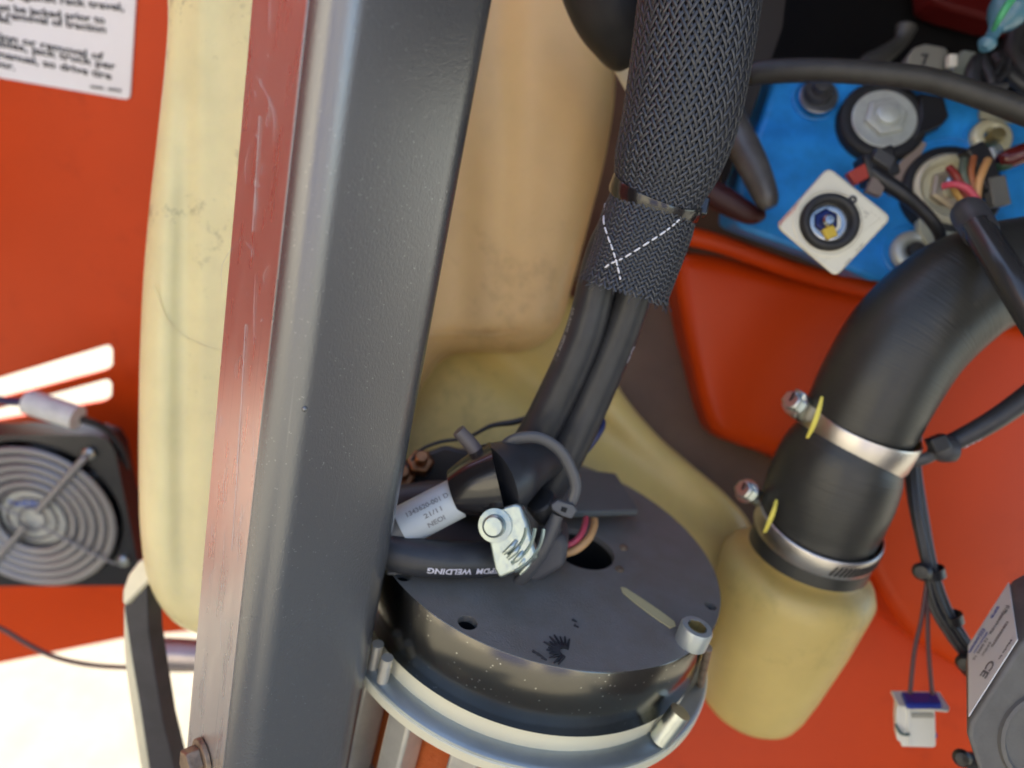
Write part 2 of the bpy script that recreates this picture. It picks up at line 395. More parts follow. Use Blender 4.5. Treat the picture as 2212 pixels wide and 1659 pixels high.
mb = MB(); rows = []; uv = []; per = [0]
for i in range(1, len(prof)): per.append(per[-1] + math.dist(prof[i], prof[i - 1]))
nS = 60
for i in range(nS + 1):
    l = -.25 + .85 * i / nS
    rows.append([pc + Dp * l + s0 * a + n0 * b for a, b in prof + prof[:1]]); uv += [(p_, l) for p_ in per + [per[-1] + .04]]
mb.grid(rows, False, uv)
PM = mat('charcoal powder coat', (.062, .061, .062), .27, spec=.75)
t = PM.node_tree; N = t.nodes; L = t.links; b = N['Principled BSDF']
tc = N.new('ShaderNodeTexCoord')
def nz(sc, vec, det=3, rough=.55):
    n = N.new('ShaderNodeTexNoise'); n.inputs['Scale'].default_value = 1; n.inputs['Detail'].default_value = det; n.inputs['Roughness'].default_value = rough
    mp = N.new('ShaderNodeMapping'); mp.inputs['Scale'].default_value = sc; L.new(vec, mp.inputs[0]); L.new(mp.outputs[0], n.inputs['Vector']); return n.outputs[0]
fine = nz((1500, 750, 1), tc.outputs['UV'], 3); med = nz((900, 420, 1), tc.outputs['UV'], 2)
ad = N.new('ShaderNodeMath'); ad.operation = 'MULTIPLY_ADD'; ad.inputs[1].default_value = .6; L.new(med, ad.inputs[0]); L.new(fine, ad.inputs[2])
bp = N.new('ShaderNodeBump'); bp.inputs['Strength'].default_value = .32; bp.inputs['Distance'].default_value = .0003; L.new(ad.outputs[0], bp.inputs['Height']); L.new(bp.outputs[0], b.inputs['Normal'])
# dust specks (tiny bright dots) and long scratches
vo = N.new('ShaderNodeTexVoronoi'); vo.inputs['Scale'].default_value = 1; mp = N.new('ShaderNodeMapping'); mp.inputs['Scale'].default_value = (640, 640, 1)
L.new(tc.outputs['UV'], mp.inputs[0]); L.new(mp.outputs[0], vo.inputs['Vector'])
lt = N.new('ShaderNodeMath'); lt.operation = 'LESS_THAN'; lt.inputs[1].default_value = .15; L.new(vo.outputs['Distance'], lt.inputs[0])
sp = nz((300, 300, 1), tc.outputs['UV'], 1); gt = N.new('ShaderNodeMath'); gt.operation = 'GREATER_THAN'; gt.inputs[1].default_value = .57; L.new(sp, gt.inputs[0])
mu = N.new('ShaderNodeMath'); mu.operation = 'MULTIPLY'; L.new(lt.outputs[0], mu.inputs[0]); L.new(gt.outputs[0], mu.inputs[1])
scr = nz((900, 9, 1), tc.outputs['UV'], 2, .4); g2 = N.new('ShaderNodeMapRange'); g2.inputs[1].default_value = .72; g2.inputs[2].default_value = .78; L.new(scr, g2.inputs[0])
s2 = N.new('ShaderNodeMath'); s2.operation = 'MULTIPLY'; s2.inputs[1].default_value = .3; L.new(g2.outputs[0], s2.inputs[0])
mxx = N.new('ShaderNodeMath'); mxx.operation = 'MAXIMUM'; L.new(mu.outputs[0], mxx.inputs[0]); L.new(s2.outputs[0], mxx.inputs[1])
mx = N.new('ShaderNodeMix'); mx.data_type = 'RGBA'; mx.inputs[6].default_value = (.205, .205, .215, 1); mx.inputs[7].default_value = (.42, .42, .42, 1)
L.new(mxx.outputs[0], mx.inputs[0]); L.new(mx.outputs[2], b.inputs['Base Color'])
mb.build('tube', PM, post, autos=80)
b.inputs['Metallic'].default_value = .70
mb = MB(); rows = []; uv = []; xo = -w2 - .0002; b0 = -t2 + .0075; b1 = t2 - .0125
cs4 = [(xo + .002, b0), (xo, b0), (xo, b1), (xo + .002, b1)]
for i in range(nS + 1):
    l = -.25 + .85 * i / nS; rows.append([pc + Dp * l + s0 * a + n0 * q_ for a, q_ in cs4]); uv += [(q_, l) for a, q_ in cs4]
mb.grid(rows, False, uv)
SIDE = mat('burnished side strip', (.58, .56, .56), .27, metal=.9)
t = SIDE.node_tree; N = t.nodes; L = t.links; sb = N['Principled BSDF']; tc = N.new('ShaderNodeTexCoord')
grain = nz((2500, 60, 1), tc.outputs['UV'], 3); pit = nz((900, 700, 1), tc.outputs['UV'], 3)
ad2 = N.new('ShaderNodeMath'); ad2.operation = 'ADD'; L.new(grain, ad2.inputs[0]); L.new(pit, ad2.inputs[1])
bp2 = N.new('ShaderNodeBump'); bp2.inputs['Strength'].default_value = .05; bp2.inputs['Distance'].default_value = .0003; L.new(ad2.outputs[0], bp2.inputs['Height']); L.new(bp2.outputs[0], sb.inputs['Normal'])
smear = nz((120, 22, 1), tc.outputs['UV'], 4); mr2 = N.new('ShaderNodeMapRange'); mr2.inputs[1].default_value = .35; mr2.inputs[2].default_value = .7; mr2.inputs[3].default_value = .26; mr2.inputs[4].default_value = .34; L.new(smear, mr2.inputs[0]); L.new(mr2.outputs[0], sb.inputs['Roughness'])
scr2 = nz((1100, 10, 1), tc.outputs['UV'], 2, .4); mr3 = N.new('ShaderNodeMapRange'); mr3.inputs[1].default_value = .68; mr3.inputs[2].default_value = .75; L.new(scr2, mr3.inputs[0])
mx2 = N.new('ShaderNodeMix'); mx2.data_type = 'RGBA'; mx2.inputs[6].default_value = (.78, .73, .70, 1); mx2.inputs[7].default_value = (.60, .58, .57, 1); L.new(mr3.outputs[0], mx2.inputs[0]); L.new(mx2.outputs[2], sb.inputs['Base Color'])
mb.build('side_strip', SIDE, post, autos=60)
# paint drip on the corner and the bolt at the foot
def postpt(u, v):   # point on the broad face
    pl = Plane(pc + n0 * t2, n0); return pl.at(u, v)
q = postpt(659, 884); MB().lathe(q, n0, [(.0012, -.0006), (.0011, .0002), (.0007, .0006), (.00002, .0007)], 16).build('paint_drip', PM, post)
SP = Plane(pc - s0 * (w2 + .0006), -s0)
q = SP.at(440, 1640)
bolt = MB().hexa(q, -s0, .0085, .0025, .0095, ref=Dp).build('bolt', RUSTM, post, bevel=.0008)
MB().lathe(q, -s0, [(.001, 0), (.0108, 0), (.0108, .0022), (.0098, .0026), (.001, .0026)], 40).build('washer', RUSTM, bolt, bevel=.0003)
# foreground scratches as real shallow lines
mb = MB()
for a, bq in [((560, 250), (545, 500)), ((530, 700), (512, 1000)), ((518, 905), (500, 1190))]:
    mb.tube([SP.at(*a), SP.at((a[0] + bq[0]) / 2 + 1, (a[1] + bq[1]) / 2), SP.at(*bq)], .00012, seg=6)
for k in range(46):
    va_ = random.uniform(-60, 1700); f_ = va_ / 1659; uL, uR = 545 - 147 * f_, 668 - 178 * f_; ua_ = random.uniform(uL + 8, uR - 14); ln_ = random.uniform(4, 46) if k % 3 else random.uniform(50, 160); sl_x = random.uniform(-.25, .05) if k % 4 else random.uniform(-.8, .8)
    mb.tube([SP.at(ua_, va_), SP.at(ua_ + sl_x * ln_ * .5 + random.uniform(-1, 1), va_ + ln_ * .5), SP.at(min(uR, ua_ + sl_x * ln_ * .5), va_ + ln_)], [.00002, random.uniform(.00004, .00010), .00002], seg=5, res=3)
kind(mb.build('scratch_marks', mat('bare scratch', (.5, .48, .47), .5), post))

# ---------------------------------------------------------------- fan
fan = thing('axial_fan', 'black square cooling fan with a round wire finger guard on the red panel', 'fan', P(75, 1240, .70))
FP = Plane(P(75, 1110, .665), R3.transposed() @ V((.12, -1, .06)))
fc = FP.at(71, 1120); fn = FP.n; fx = (FP.at(100, 1120) - fc).normalized(); fy = fn.cross(fx)
kx = 179 / px(1, -fc.z) * 0 + px(179, -fc.z) / 1.0
Rf = (FP.at(250, 1120) - fc).length
mb = MB(); sq = Rf * 1.10
def fpt(a, b, off): return fc + fx * a + fy * b + fn * off
prs = []
for k in range(4):
    for j in range(7):
        a = math.radians(90 * k + 15 * j); cx_, cy_ = [(1, 1), (-1, 1), (-1, -1), (1, -1)][k]
        prs.append(fpt(cx_ * (sq - .010) + .010 * math.cos(a), cy_ * (sq - .010) + .010 * math.sin(a), -.006))
# frame = square ring with round bore
ring = []
for p in range(56):
    a = 2 * math.pi * p / 56; m_ = max(abs(math.cos(a)), abs(math.sin(a))); rr = min(sq / m_, sq * 1.33)
    ring.append(a)
rows = [[fpt(math.cos(a) * min(sq / max(abs(math.cos(a)), abs(math.sin(a))), sq * 1.34), math.sin(a) * min(sq / max(abs(math.cos(a)), abs(math.sin(a))), sq * 1.34), h) for a in ring] for h in (-.034, -.030, -.008)]
rows += [[fpt(math.cos(a) * r, math.sin(a) * r, h) for a in ring] for r, h in ((Rf * 1.04, -.006), (Rf * 1.0, -.010), (Rf * .98, -.034))]
mb.grid(rows, True); mb.disc(fc, fn, Rf * 1.1, -.037, -.0345); mb.build('frame', DARKP, fan)
mb = MB(); mb.disc(fc, fn, Rf * .42, -.030, -.0035, bev=.002); hub = mb.build('hub', mat('silver hub label', (.55, .55, .50), .45, .1, var=.25, vscale=60), fan)
mb = MB(); mb.text('TEHDEC', fpt(-.022, .012, -.0030), fx, fy, size_w=.032, height=.006); mb.build('lettering', BINK, hub, smooth=False)
blade = None
for k in range(7):
    a = 2 * math.pi * k / 7; mb = MB(); rows = []
    for rr in (Rf * .39, Rf * .6, Rf * .8, Rf * .95):
        rows.append([fpt(math.cos(a + j * .17) * rr, math.sin(a + j * .17) * rr, -.030 + j * .004) for j in range(5)])
    mb.grid(rows); mb.build('blade', DARKP, fan, solid=.0015)
GUARD = mat('guard wire', (.26, .255, .265), .38, .5, bump=.05)
for k, rr in enumerate((1.0, .883, .765, .654, .536, .42, .30, .17)):
    r = Rf * rr; w = .0086 if rr > .5 else .0016
    mb = MB(); mb.lathe(fc + fn * .001, fn, [(r - w, -.001), (r - w * .9, .0006), (r - w * .55, .0022), (r - w * .2, .0018), (r, 0), (r - w * .1, -.0015), (r - w, -.001)], 96); mb.build('guard_ring', GUARD, fan)
for a, r0, r1, w in ((47, .18, 1.18, .0035), (227, .1, 1.25, .003), (-35, .12, 1.12, .0012), (145, .12, 1.1, .0012)):
    a = math.radians(a); e = V((math.cos(a), math.sin(a), 0)); mb = MB()
    mb.tube([fpt(e.x * Rf * r0, e.y * Rf * r0, .0045), fpt(e.x * Rf * .6, e.y * Rf * .6, .0055), fpt(e.x * Rf * r1 * .97, e.y * Rf * r1 * .97, .0045), fpt(e.x * Rf * r1, e.y * Rf * r1, -.002)], w, seg=12)
    mb.build('guard_arm', GUARD, fan)
for a, r in ((47, 1.2), (-35, 1.16)):
    a = math.radians(a); MB().lathe(fpt(math.cos(a) * Rf * r, math.sin(a) * Rf * r, -.006), fn, [(.0001, 0), (.0062, 0), (.0062, .004), (.004, .0062), (.0001, .0066)], 24).build('screw', ZINC, fan)
tagp = thing('white_cable_tag', 'small white wrapped cable tag above the fan in front of the bright slots', 'cable tag', P(110, 900, .64))
a_ = P(62, 868, .62); b_ = P(168, 903, .62)
MB().tube([a_, b_], px(27, .62), seg=28).build('sleeve', mat('pale tag', (.62, .63, .62), .35, var=.2, vscale=80), tagp, bevel=.001)
MB().ptube([(-60, 850, .63, 8), (10, 866, .63, 9), (62, 868, .625, 9)]).build('wire', mat('blue black wire', (.03, .03, .09), .4), tagp)
MB().ptube([(168, 903, .625, 8), (225, 925, .64, 8), (262, 968, .66, 7), (275, 1010, .68, 7)]).build('wire', DARKP, tagp)
tag(MB().ptube([(-80, 1330, .62, 5), (0, 1357, .62, 5), (60, 1392, .62, 5), (120, 1420, .62, 5), (200, 1437, .63, 5), (300, 1443, .63, 5), (415, 1447, .64, 5), (520, 1440, .64, 5)]).build('thin_wire', mat('brown wire', (.10, .05, .045), .45)), 'thin brown wire sagging from the lower left edge across the bright floor', 'wire')

# ---------------------------------------------------------------- bracket bottom left
br = thing('steel_bracket', 'dark folded steel bracket arm rising from the bottom edge left of the post', 'bracket', P(340, 1700, .50))
ARM = mat('arm black paint', (.050, .046, .052), .42, var=.35, vscale=70, bump=.15, bscale=500)
ad_ = lambda b: .47 + .00006 * (b - 1300)
mb = MB(); q = [(268, 1311), (316, 1262), (318, 1300), (320, 1360), (332, 1440), (350, 1550), (372, 1640), (400, 1760), (345, 1760), (322, 1659), (303, 1530), (286, 1430), (274, 1350)]
mb.prism([P(a, b, ad_(b)) for a, b in q], V((.004, 0, -.012))); mb.build('arm', ARM, br, bevel=.0006)
CRS = mat('lit cream steel', (.80, .74, .55), .4, .3, var=.15)
mb = MB(); q = [(267, 1306), (273, 1350), (285, 1430), (302, 1530), (321, 1659), (344, 1760), (326, 1760), (304, 1659), (287, 1550), (272, 1450), (267, 1380)]
mb.prism([P(a, b, ad_(b) + .002) for a, b in q], V((.006, 0, -.010))); mb.build('lit_edge', CRS, br, bevel=.0006)  # lit side of the arm, its light put in as cream strip
mb = MB(); q = [(262, 1300), (263, 1275), (275, 1240), (296, 1212), (310, 1204), (322, 1216), (325, 1252), (300, 1280), (268, 1312)]
mb.prism([P(a, b, .466) for a, b in q], V((.004, 0, -.014))); mb.build('rounded_end', CRS, br, bevel=.002)
MB().tube([P(341, 1410, .60), P(460, 1418, .60)], px(32, .60), seg=32).build('cross_tube', mat('pink grey tube', (.50, .44, .44), .35, .7, var=.2, vscale=60), br)

# ---------------------------------------------------------------- motor
na = V((.235, .904, .357)).normalized(); mc = P(1182, 1155, .43); MR = .1112; MH = .0440
MP = Plane(mc, na)
motor = thing('electric_motor', 'round upright electric motor with a dark grey top plate and polished band', 'motor', mc - na * .2)
ZB = -MH
ex = (MP.at(1300, 1155) - mc).normalized(); ey = na.cross(ex)
def mpt(u, v): q = MP.at(u, v) - mc; return q.dot(ex), q.dot(ey)
# top plate with a real cut-out and holes
bm = bmesh.new()
def circ(cx, cy, r, n, sq_=1):
    vs = [bm.verts.new(mc + ex * (cx + r * math.cos(2 * math.pi * i / n)) + ey * (cy + r * sq_ * math.sin(2 * math.pi * i / n))) for i in range(n)]
    return [bm.edges.new((vs[i], vs[(i + 1) % n])) for i in range(n)]
holes = [(1010, 1345, .0051), (871, 1245, .0040), (1535, 1309, .0036)]
es = circ(0, 0, MR - .0006, 128)
hx, hy = mpt(1258, 1185); es += circ(hx, hy, .0205, 48)
for u_, v_, r_ in holes: es += circ(*mpt(u_, v_), r_, 20)
bmesh.ops.triangle_fill(bm, edges=es, use_beauty=True, normal=na)
bm.verts.index_update(); mb = MB(); mb.add([q.co.copy() for q in bm.verts], [tuple(q.index for q in f.verts) for f in bm.faces]); bm.free()
PLATE = mat('motor plate grey', (.165, .152, .132), .48, var=.4, vscale=70, bump=.6, bscale=900, var2=(.185, .178, .168))
plate = mb.build('top_plate', PLATE, motor, smooth=False, solid=.004)
mb = MB(); mb.disc(mc + ex * hx + ey * hy, na, .0215, -.035, -.034); mb.lathe(mc + ex * hx + ey * hy, na, [(.0216, -.0043), (.0216, -.034)], 48); mb.build('recess', mat('deep black', (.004, .004, .004), .8), motor)
for u_, v_, r_ in holes:
    a, b_ = mpt(u_, v_); mb = MB(); c_ = mc + ex * a + ey * b_; mb.lathe(c_, na, [(r_ * 1.06, -.0043), (r_ * 1.06, -.010), (1e-5, -.010)], 20); mb.build('screw_hole', MATS['deep black'], motor)
BAND = mat('polished dark steel', (.135, .13, .122), .20, 1, var=.12, vscale=12, bump=.02, bscale=40)
t = BAND.node_tree; N = t.nodes; L = t.links; b = N['Principled BSDF']     # dust specks on the polished band
tcx = N.new('ShaderNodeTexCoord'); vo = N.new('ShaderNodeTexVoronoi'); vo.inputs['Scale'].default_value = 260; L.new(tcx.outputs['Object'], vo.inputs['Vector'])
mr = N.new('ShaderNodeMapRange'); mr.inputs[1].default_value = .10; mr.inputs[2].default_value = .15; mr.inputs[3].default_value = 1; mr.inputs[4].default_value = 0; L.new(vo.outputs['Distance'], mr.inputs[0])
gn = N.new('ShaderNodeTexNoise'); gn.inputs['Scale'].default_value = 45; L.new(tcx.outputs['Object'], gn.inputs['Vector']); gg = N.new('ShaderNodeMath'); gg.operation = 'GREATER_THAN'; gg.inputs[1].default_value = .5; L.new(gn.outputs[0], gg.inputs[0])
dm = N.new('ShaderNodeMath'); dm.operation = 'MULTIPLY'; L.new(mr.outputs[0], dm.inputs[0]); L.new(gg.outputs[0], dm.inputs[1])
dx_ = N.new('ShaderNodeMix'); dx_.data_type = 'RGBA'; L.new(b.inputs['Base Color'].links[0].from_socket, dx_.inputs[6]); dx_.inputs[7].default_value = (.42, .42, .40, 1); L.new(dm.outputs[0], dx_.inputs[0]); L.new(dx_.outputs[2], b.inputs['Base Color'])
MB().lathe(mc, na, [(MR - .002, -.0040), (MR - .0006, -.0001), (MR, -.0008), (MR, -MH + .0008), (MR - .001, -MH), (MR - .02, -MH)], 160).build('polished_band', BAND, motor, autos=60)
MB().lathe(mc, na, [(MR - .02, -MH), (MR - .0008, -MH), (MR - .0008, -MH - .0105), (MR - .02, -MH - .0105)], 128).build('bright_ring', mat('ground glint cream', (.82, .77, .58), .42, .35, bump=.05), motor, autos=40)  # cream base colour carries the reflection of the bright ground
h2 = MH + .0105
MB().lathe(mc, na, [(MR - .02, -h2), (MR + .0080, -h2), (MR + .0100, -h2 - .0012), (MR + .0105, -h2 - .003), (MR + .0105, -h2 - .0078), (MR + .0093, -h2 - .009), (MR - .02, -h2 - .009)], 128).build('flange', mat('zinc flange', (.40, .43, .42), .38, .8, var=.2, vscale=30, bump=.1), motor, autos=40)
MB().lathe(mc, na, [(MR + .0100, -h2 - .0022), (MR + .0110, -h2 - .0028), (MR + .0110, -h2 - .0082), (MR + .0100, -h2 - .0088)], 128).build('flange_glint', MATS['ground glint cream'], motor, autos=40)  # cream rim: sunlit ground's reflection put in as colour
CAST = mat('cast aluminium', (.66, .62, .54), .42, .6, var=.2, vscale=50, bump=.3, bscale=500)
h3 = h2 + .009
for k in range(16):
    a = 2 * math.pi * k / 16 + .17; e = ex * math.cos(a) + ey * math.sin(a); tt = na.cross(e)
    MB().box(mc - na * (h3 + .05) + e * (MR - .012), tt * .0080, e * .009, na * .049).build('cast_rib', CAST, motor, bevel=.002)
mb = MB()
for k in range(26):
    mb.lathe(mc - na * (h3 + .004 + k * .0037), na, [(MR - .024, .0018), (MR - .0205, 0), (MR - .024, -.0018)], 96)
kind(mb.build('winding', COPPER, motor))
MB().lathe(mc, na, [(1e-4, -h3 - .10), (MR + .002, -h3 - .10), (MR + .002, -h3 - .13), (1e-4, -h3 - .13)], 96).build('base_ring', CAST, motor)
MB().lathe(mc, na, [(MR - .025, -h3), (MR - .025, -h3 - .10)], 64).build('core', MATS['deep black'], motor)
# cap screw, painted dash, little rusty screws
a, b_ = mpt(1492, 1388); c_ = mc + ex * a + ey * b_
cs = MB().lathe(c_, na, [(.006, 0), (.0086, 0), (.0088, .0095), (.0080, .0110), (.0052, .0112), (.0048, .0100)], 40).build('cap_screw', mat('dull zinc', (.42, .45, .43), .38, .5, bump=.1), motor, autos=40)
MB().lathe(c_, na, [(.0048, .0112), (.0047, .0050), (1e-5, .0045)], 6).build('hex_socket', mat('socket brass', (.45, .36, .16), .4, .7), cs)
for u_, v_ in ((1347, 1184), (1338, 1231)):
    a, b_ = mpt(u_, v_); MB().lathe(mc + ex * a + ey * b_, na, [(.0027, 0), (.0026, .001), (.0016, .0018), (1e-5, .002)], 20).build('screw', RUSTM, motor)
mb = MB(); q = [(1342, 1268), (1352, 1270), (1395, 1298), (1430, 1322), (1457, 1342), (1460, 1352), (1448, 1356), (1415, 1334), (1375, 1304), (1346, 1280)]
mb.prism([MP.at(u_, v_, .0007) for u_, v_ in q], na * -.0005); mb.build('paint_dash', mat('ochre paint', (.52, .45, .24), .6), motor, smooth=False)
mb = MB()
for i in range(13):
    a = -1.3 + i * .26 + random.uniform(-.05, .05); c_ = MP.at(1222, 1410, .0005)
    e = ex * math.cos(a + 2.2) + ey * math.sin(a + 2.2); r0 = .003; r1 = random.uniform(.008, .0115)
    mb.tube([c_ + e * r0, c_ + e * r1 + ey * .001], [.0009, .0004], seg=6)
for u_, v_ in ((1160, 1412), (1170, 1420), (1150, 1406), (1236, 1338), (1240, 1350)): 
    c_ = MP.at(u_, v_, .0004); mb.tube([c_, c_ + ex * .002 + ey * -.002], [.0008, .0004], seg=6)
kind(mb.build('grease_scuff', mat('black grease', (.018, .018, .022), .7), motor))
# stud on the flange right and clamp bar left of it
fl = Plane(mc - na * h2, na); c_ = fl.at(1425, 1598)
MB().tube([c_, c_ + na * .020 + ex * .006], .0058, seg=24).build('flange_stud', ZINC, motor)
MB().tube([fl.at(1512, 1480), MP.at(1530, 1400) ], .0022, seg=12).build('rear_stud', RUSTM, motor)
for u_, v_ in ((806, 1440), (826, 1470)):
    c_ = fl.at(u_, v_); MB().tube([c_, c_ + na * .016], .0032, seg=16).build('flange_stud', CAST, motor)
# raised grey ledge at the back left where the cables lie, and grey lug plate
mb = MB(); q = [(835, 1236), (1070, 1238), (1082, 1150), (1120, 1060), (1040, 985), (920, 1000), (850, 1100)]
mb.prism([MP.at(u_, v_, .003) for u_, v_ in q], na * -.0028); mb.build('cable_ledge', GREYP, motor, bevel=.0015)
lug = thing('grey_lug_plate', 'flat grey plate lying at the back of the motor top right of the cables', 'plate', MP.at(1300, 1080, .004))
mb = MB(); q = [(1215, 1010), (1330, 1022), (1380, 1102), (1225, 1106), (1195, 1060)]
mb.prism([MP.at(u_, v_, .014) for u_, v_ in q], na * -.0045); mb.build('plate', mat('grey slate', (.13, .14, .135), .55, var=.15, bump=.1), lug, bevel=.0008)
mb = MB(); mb.prism([MP.at(u_, v_, .009) for u_, v_ in [(1235, 1035), (1320, 1040), (1350, 1085), (1240, 1090)]], na * -.009); mb.build('spacer', DARKP, lug)

# ---------------------------------------------------------------- power cables
def cable_print(body, path, r, start, side, h, mname=WINK):
    """wrap lettering onto a tube: path of camera vectors, side = unit-ish vector giving the face that carries the print"""
    c = [V(q) for q in catmull([tuple(p) for p in path], 14)]; L_ = [0]
    for i in range(1, len(c)): L_.append(L_[-1] + (c[i] - c[i - 1]).length)
    def at(s):
        s = max(0, min(L_[-1] - 1e-6, s)); k = 0
        while L_[k + 1] < s: k += 1
        w = (s - L_[k]) / (L_[k + 1] - L_[k]); return c[k].lerp(c[k + 1], w), (c[k + 1] - c[k]).normalized()
    def fn(x, y):
        p, t_ = at(start + x); sd = V(side); sd = (sd - t_ * sd.dot(t_)).normalized(); ot = t_.cross(sd); a_ = (y - h / 2) / r
        return p + (sd * math.cos(a_) - ot * math.sin(a_)) * (r + .00015) * 1.0
    m_ = MB(); m_.text(body, None, None, None, height=h, fn=fn); return m_
cabA = [(1352, 440, .362), (1328, 500, .364), (1303, 560, .368), (1263, 715, .379), (1205, 850, .392), (1151, 953, .403), (1105, 1010, .410), (1060, 1045, .414), (1010, 1070, .412)]
cabB = [(1408, 480, .366), (1375, 610, .374), (1338, 719, .384), (1281, 853, .397), (1235, 953, .405), (1200, 1020, .411), (1160, 1085, .418), (1120, 1150, .425)]
ca = thing('power_cable', 'thick black power cable leaving the sleeve on the left and bending towards the post', 'cable', P(1200, 860, .40), 'thick black power cables under the braided sleeve')
cb = thing('power_cable', 'thick black power cable with white lettering on its right edge', 'cable', P(1280, 860, .40), 'thick black power cables under the braided sleeve')
ra = [px(r, d) for r, d in zip([38, 41, 42, 42, 42, 42, 42, 42, 40], [q[2] for q in cabA])]
rb = [px(r, d) for r, d in zip([38, 41, 42, 42, 42, 42, 42, 40], [q[2] for q in cabB])]
MB().tube([P(*q) for q in cabA], ra, seg=40, res=10).build('jacket', CABLE, ca)
MB().tube([P(*q) for q in cabB], rb, seg=40, res=10).build('jacket', CABLE, cb)
m_ = cable_print('CAROL  EPDM WELDING CABLE  600V  EXTRA FLEXIBLE', [P(*q) for q in cabB], .0109, .066, (.93, -.1, .50), .0030); kind(m_.build('lettering', WINK, cb, smooth=False))
m_ = cable_print('1/0 AWG  EPDM WELDING CABLE  90C', [P(*q) for q in cabA], .0108, .060, (-.95, .1, .42), .0026); kind(m_.build('lettering', mat('worn print', (.30, .29, .28), .7), ca, smooth=False))
# lower cable with upside-down print
cc = [(1095, 1205, 0), (1030, 1208, 0), (950, 1208, 0), (880, 1200, 0), (840, 1190, 0)]
tag_c = thing('power_cable', 'horizontal black power cable with upside down white lettering on the motor top', 'cable', P(950, 1230, .41), 'thick black power cables under the braided sleeve')
ccp = [MP.at(a, b, .0115) for a, b, c in cc]
MB().tube(ccp, [.0098] * 5, seg=36, res=8).build('jacket', CABLE, tag_c)
m_ = cable_print('- EPDM  WELDING', ccp, .0098, .006, (0, -.40, .92), .0034); kind(m_.build('lettering', WINK, tag_c, smooth=False))

# labelled grey conduit coming from behind the post
def ray_cyl(u_, v_, p, t_, r_):
    ray = V(((u_ - 1106) / F, -(v_ - 829.5) / F, -1)); rp = ray - t_ * ray.dot(t_); pp = p - t_ * p.dot(t_)
    A = rp.dot(rp); B = -2 * rp.dot(pp); C_ = pp.dot(pp) - r_ * r_; D_ = B * B - 4 * A * C_
    return ray * ((-B - math.sqrt(max(0, D_))) / (2 * A))
lab = thing('labelled_cable', 'grey cable end wrapped in a pale printed label beside the post', 'cable', P(900, 1180, .38))
l0 = P(868, 1138, .366); l1 = P(987, 1076, .370); lt_ = (l1 - l0).normalized(); lr = px(43, .368)
MB().tube([l0 - lt_ * .06, l0 - lt_ * .03, l0 + lt_ * .004, l1 + lt_ * .004], lr - .0006, seg=48).build('jacket', mat('grey heat shrink', (.14, .14, .14), .4, bump=.1, var=.2), lab)
lw = MB().tube([l0, l0.lerp(l1, .5), l1], lr + .0004, seg=64, caps=False).build('label_wrap', mat('pale blue white label', (.50, .54, .57), .32, var=.08, vscale=50), lab)
mb = MB()
for s_, (ua, va), (ub, vb), hh in (('1343620-001 D', (880, 1117), (970, 1072), 10), ('21/11', (918, 1121), (956, 1102), 10), ('NEOI', (927, 1140), (963, 1121), 10)):
    vs_, fs_, w_, h_ = glyphs(s_); L_ = math.hypot(ub - ua, vb - va); dx, dy = (ub - ua) / L_, (vb - va) / L_; k_ = L_ / w_
    mb.add([ray_cyl(ua + dx * a * k_ + dy * b * hh / .7, va + dy * a * k_ - dx * b * hh / .7, l0, lt_, lr + .0006) for a, b in vs_], fs_)
kind(mb.build('lettering', GINK, lw, smooth=False))

# glossy black sleeve collar on the terminal
col_ = thing('terminal_boot', 'glossy black terminal boot with a stub peg in the middle of the cables', 'boot', P(1050, 1100, .37))
MB().tube([P(984, 1062, .369), P(1028, 1048, .368), P(1078, 1036, .368)], [px(r, .368) for r in (50, 68, 84)], seg=56).build('collar', SHINE, col_, bevel=.0012)
MB().ptube([(990, 930, .364, 15), (1013, 955, .366, 16), (1040, 990, .368, 17)], seg=24).build('stub_peg', mat('brown grey peg', (.13, .11, .11), .5), col_, bevel=.001)
MB().tube([P(1068, 1040, .3695), P(1092, 1028, .374), P(1135, 1003, .386), P(1185, 985, .405)], [px(r, .375) for r in (83, 78, 62, 48)], seg=36).build('cone', CABLE, col_)

# rubber boot + shiny lug
rbt = thing('rubber_boot', 'soft dark grey rubber boot holding the shiny bolted lug above the motor plate', 'boot', P(1150, 1280, .385))
mb = MB(); q = [(1075, 1262), (1085, 1222), (1140, 1180), (1215, 1150), (1228, 1180), (1222, 1225), (1180, 1252), (1120, 1285), (1092, 1284)]
mb.prism([P(a, b, .385) for a, b in q], V((.002, .006, -.022))); mb.build('body', mat('grey rubber', (.075, .072, .076), .5, bump=.15, var=.2), rbt, bevel=.004, bseg=4)
MB().lathe(P(1108, 1265, .386), V((.1, -.5, .8)), [(.0045, -.004), (.0042, .001), (.0025, .002), (1e-5, .002)], 20).build('pin', GREYP, rbt)
MB().tube([P(1120, 1085, .392), P(1160, 1130, .395), P(1180, 1190, .40)], [px(52, .39), px(54, .39), px(48, .4)], seg=32).build('neck', CABLE, rbt)
MB().lathe(P(1172, 1090, .380), V((-.45, .75, .5)), [(.0001, -.008), (.0085, -.008), (.0085, .003), (.0075, .0042), (.0001, .0045)], 32).build('cap', BLK, rbt)
cl = thing('shiny_terminal_lug', 'bright zinc terminal lug with bolt and crimp ridges below the glossy boot', 'terminal lug', P(1110, 1250, .355))
LP_ = Plane(P(1100, 1160, .350), (-.18, .10, 1))
mb = MB(); q = [(1046, 1118), (1062, 1102), (1112, 1088), (1126, 1092), (1138, 1130), (1152, 1180), (1160, 1205), (1128, 1228), (1078, 1250), (1068, 1230), (1058, 1180)]
CH = mat('bright chrome zinc', (.42, .48, .45), .36, .9, bump=.5, bscale=260, detail=1)
mb.prism([LP_.at(a, b) for a, b in q], V((.002, -.001, -.006))); mb.build('plate', CH, cl, bevel=.0014, bseg=3)
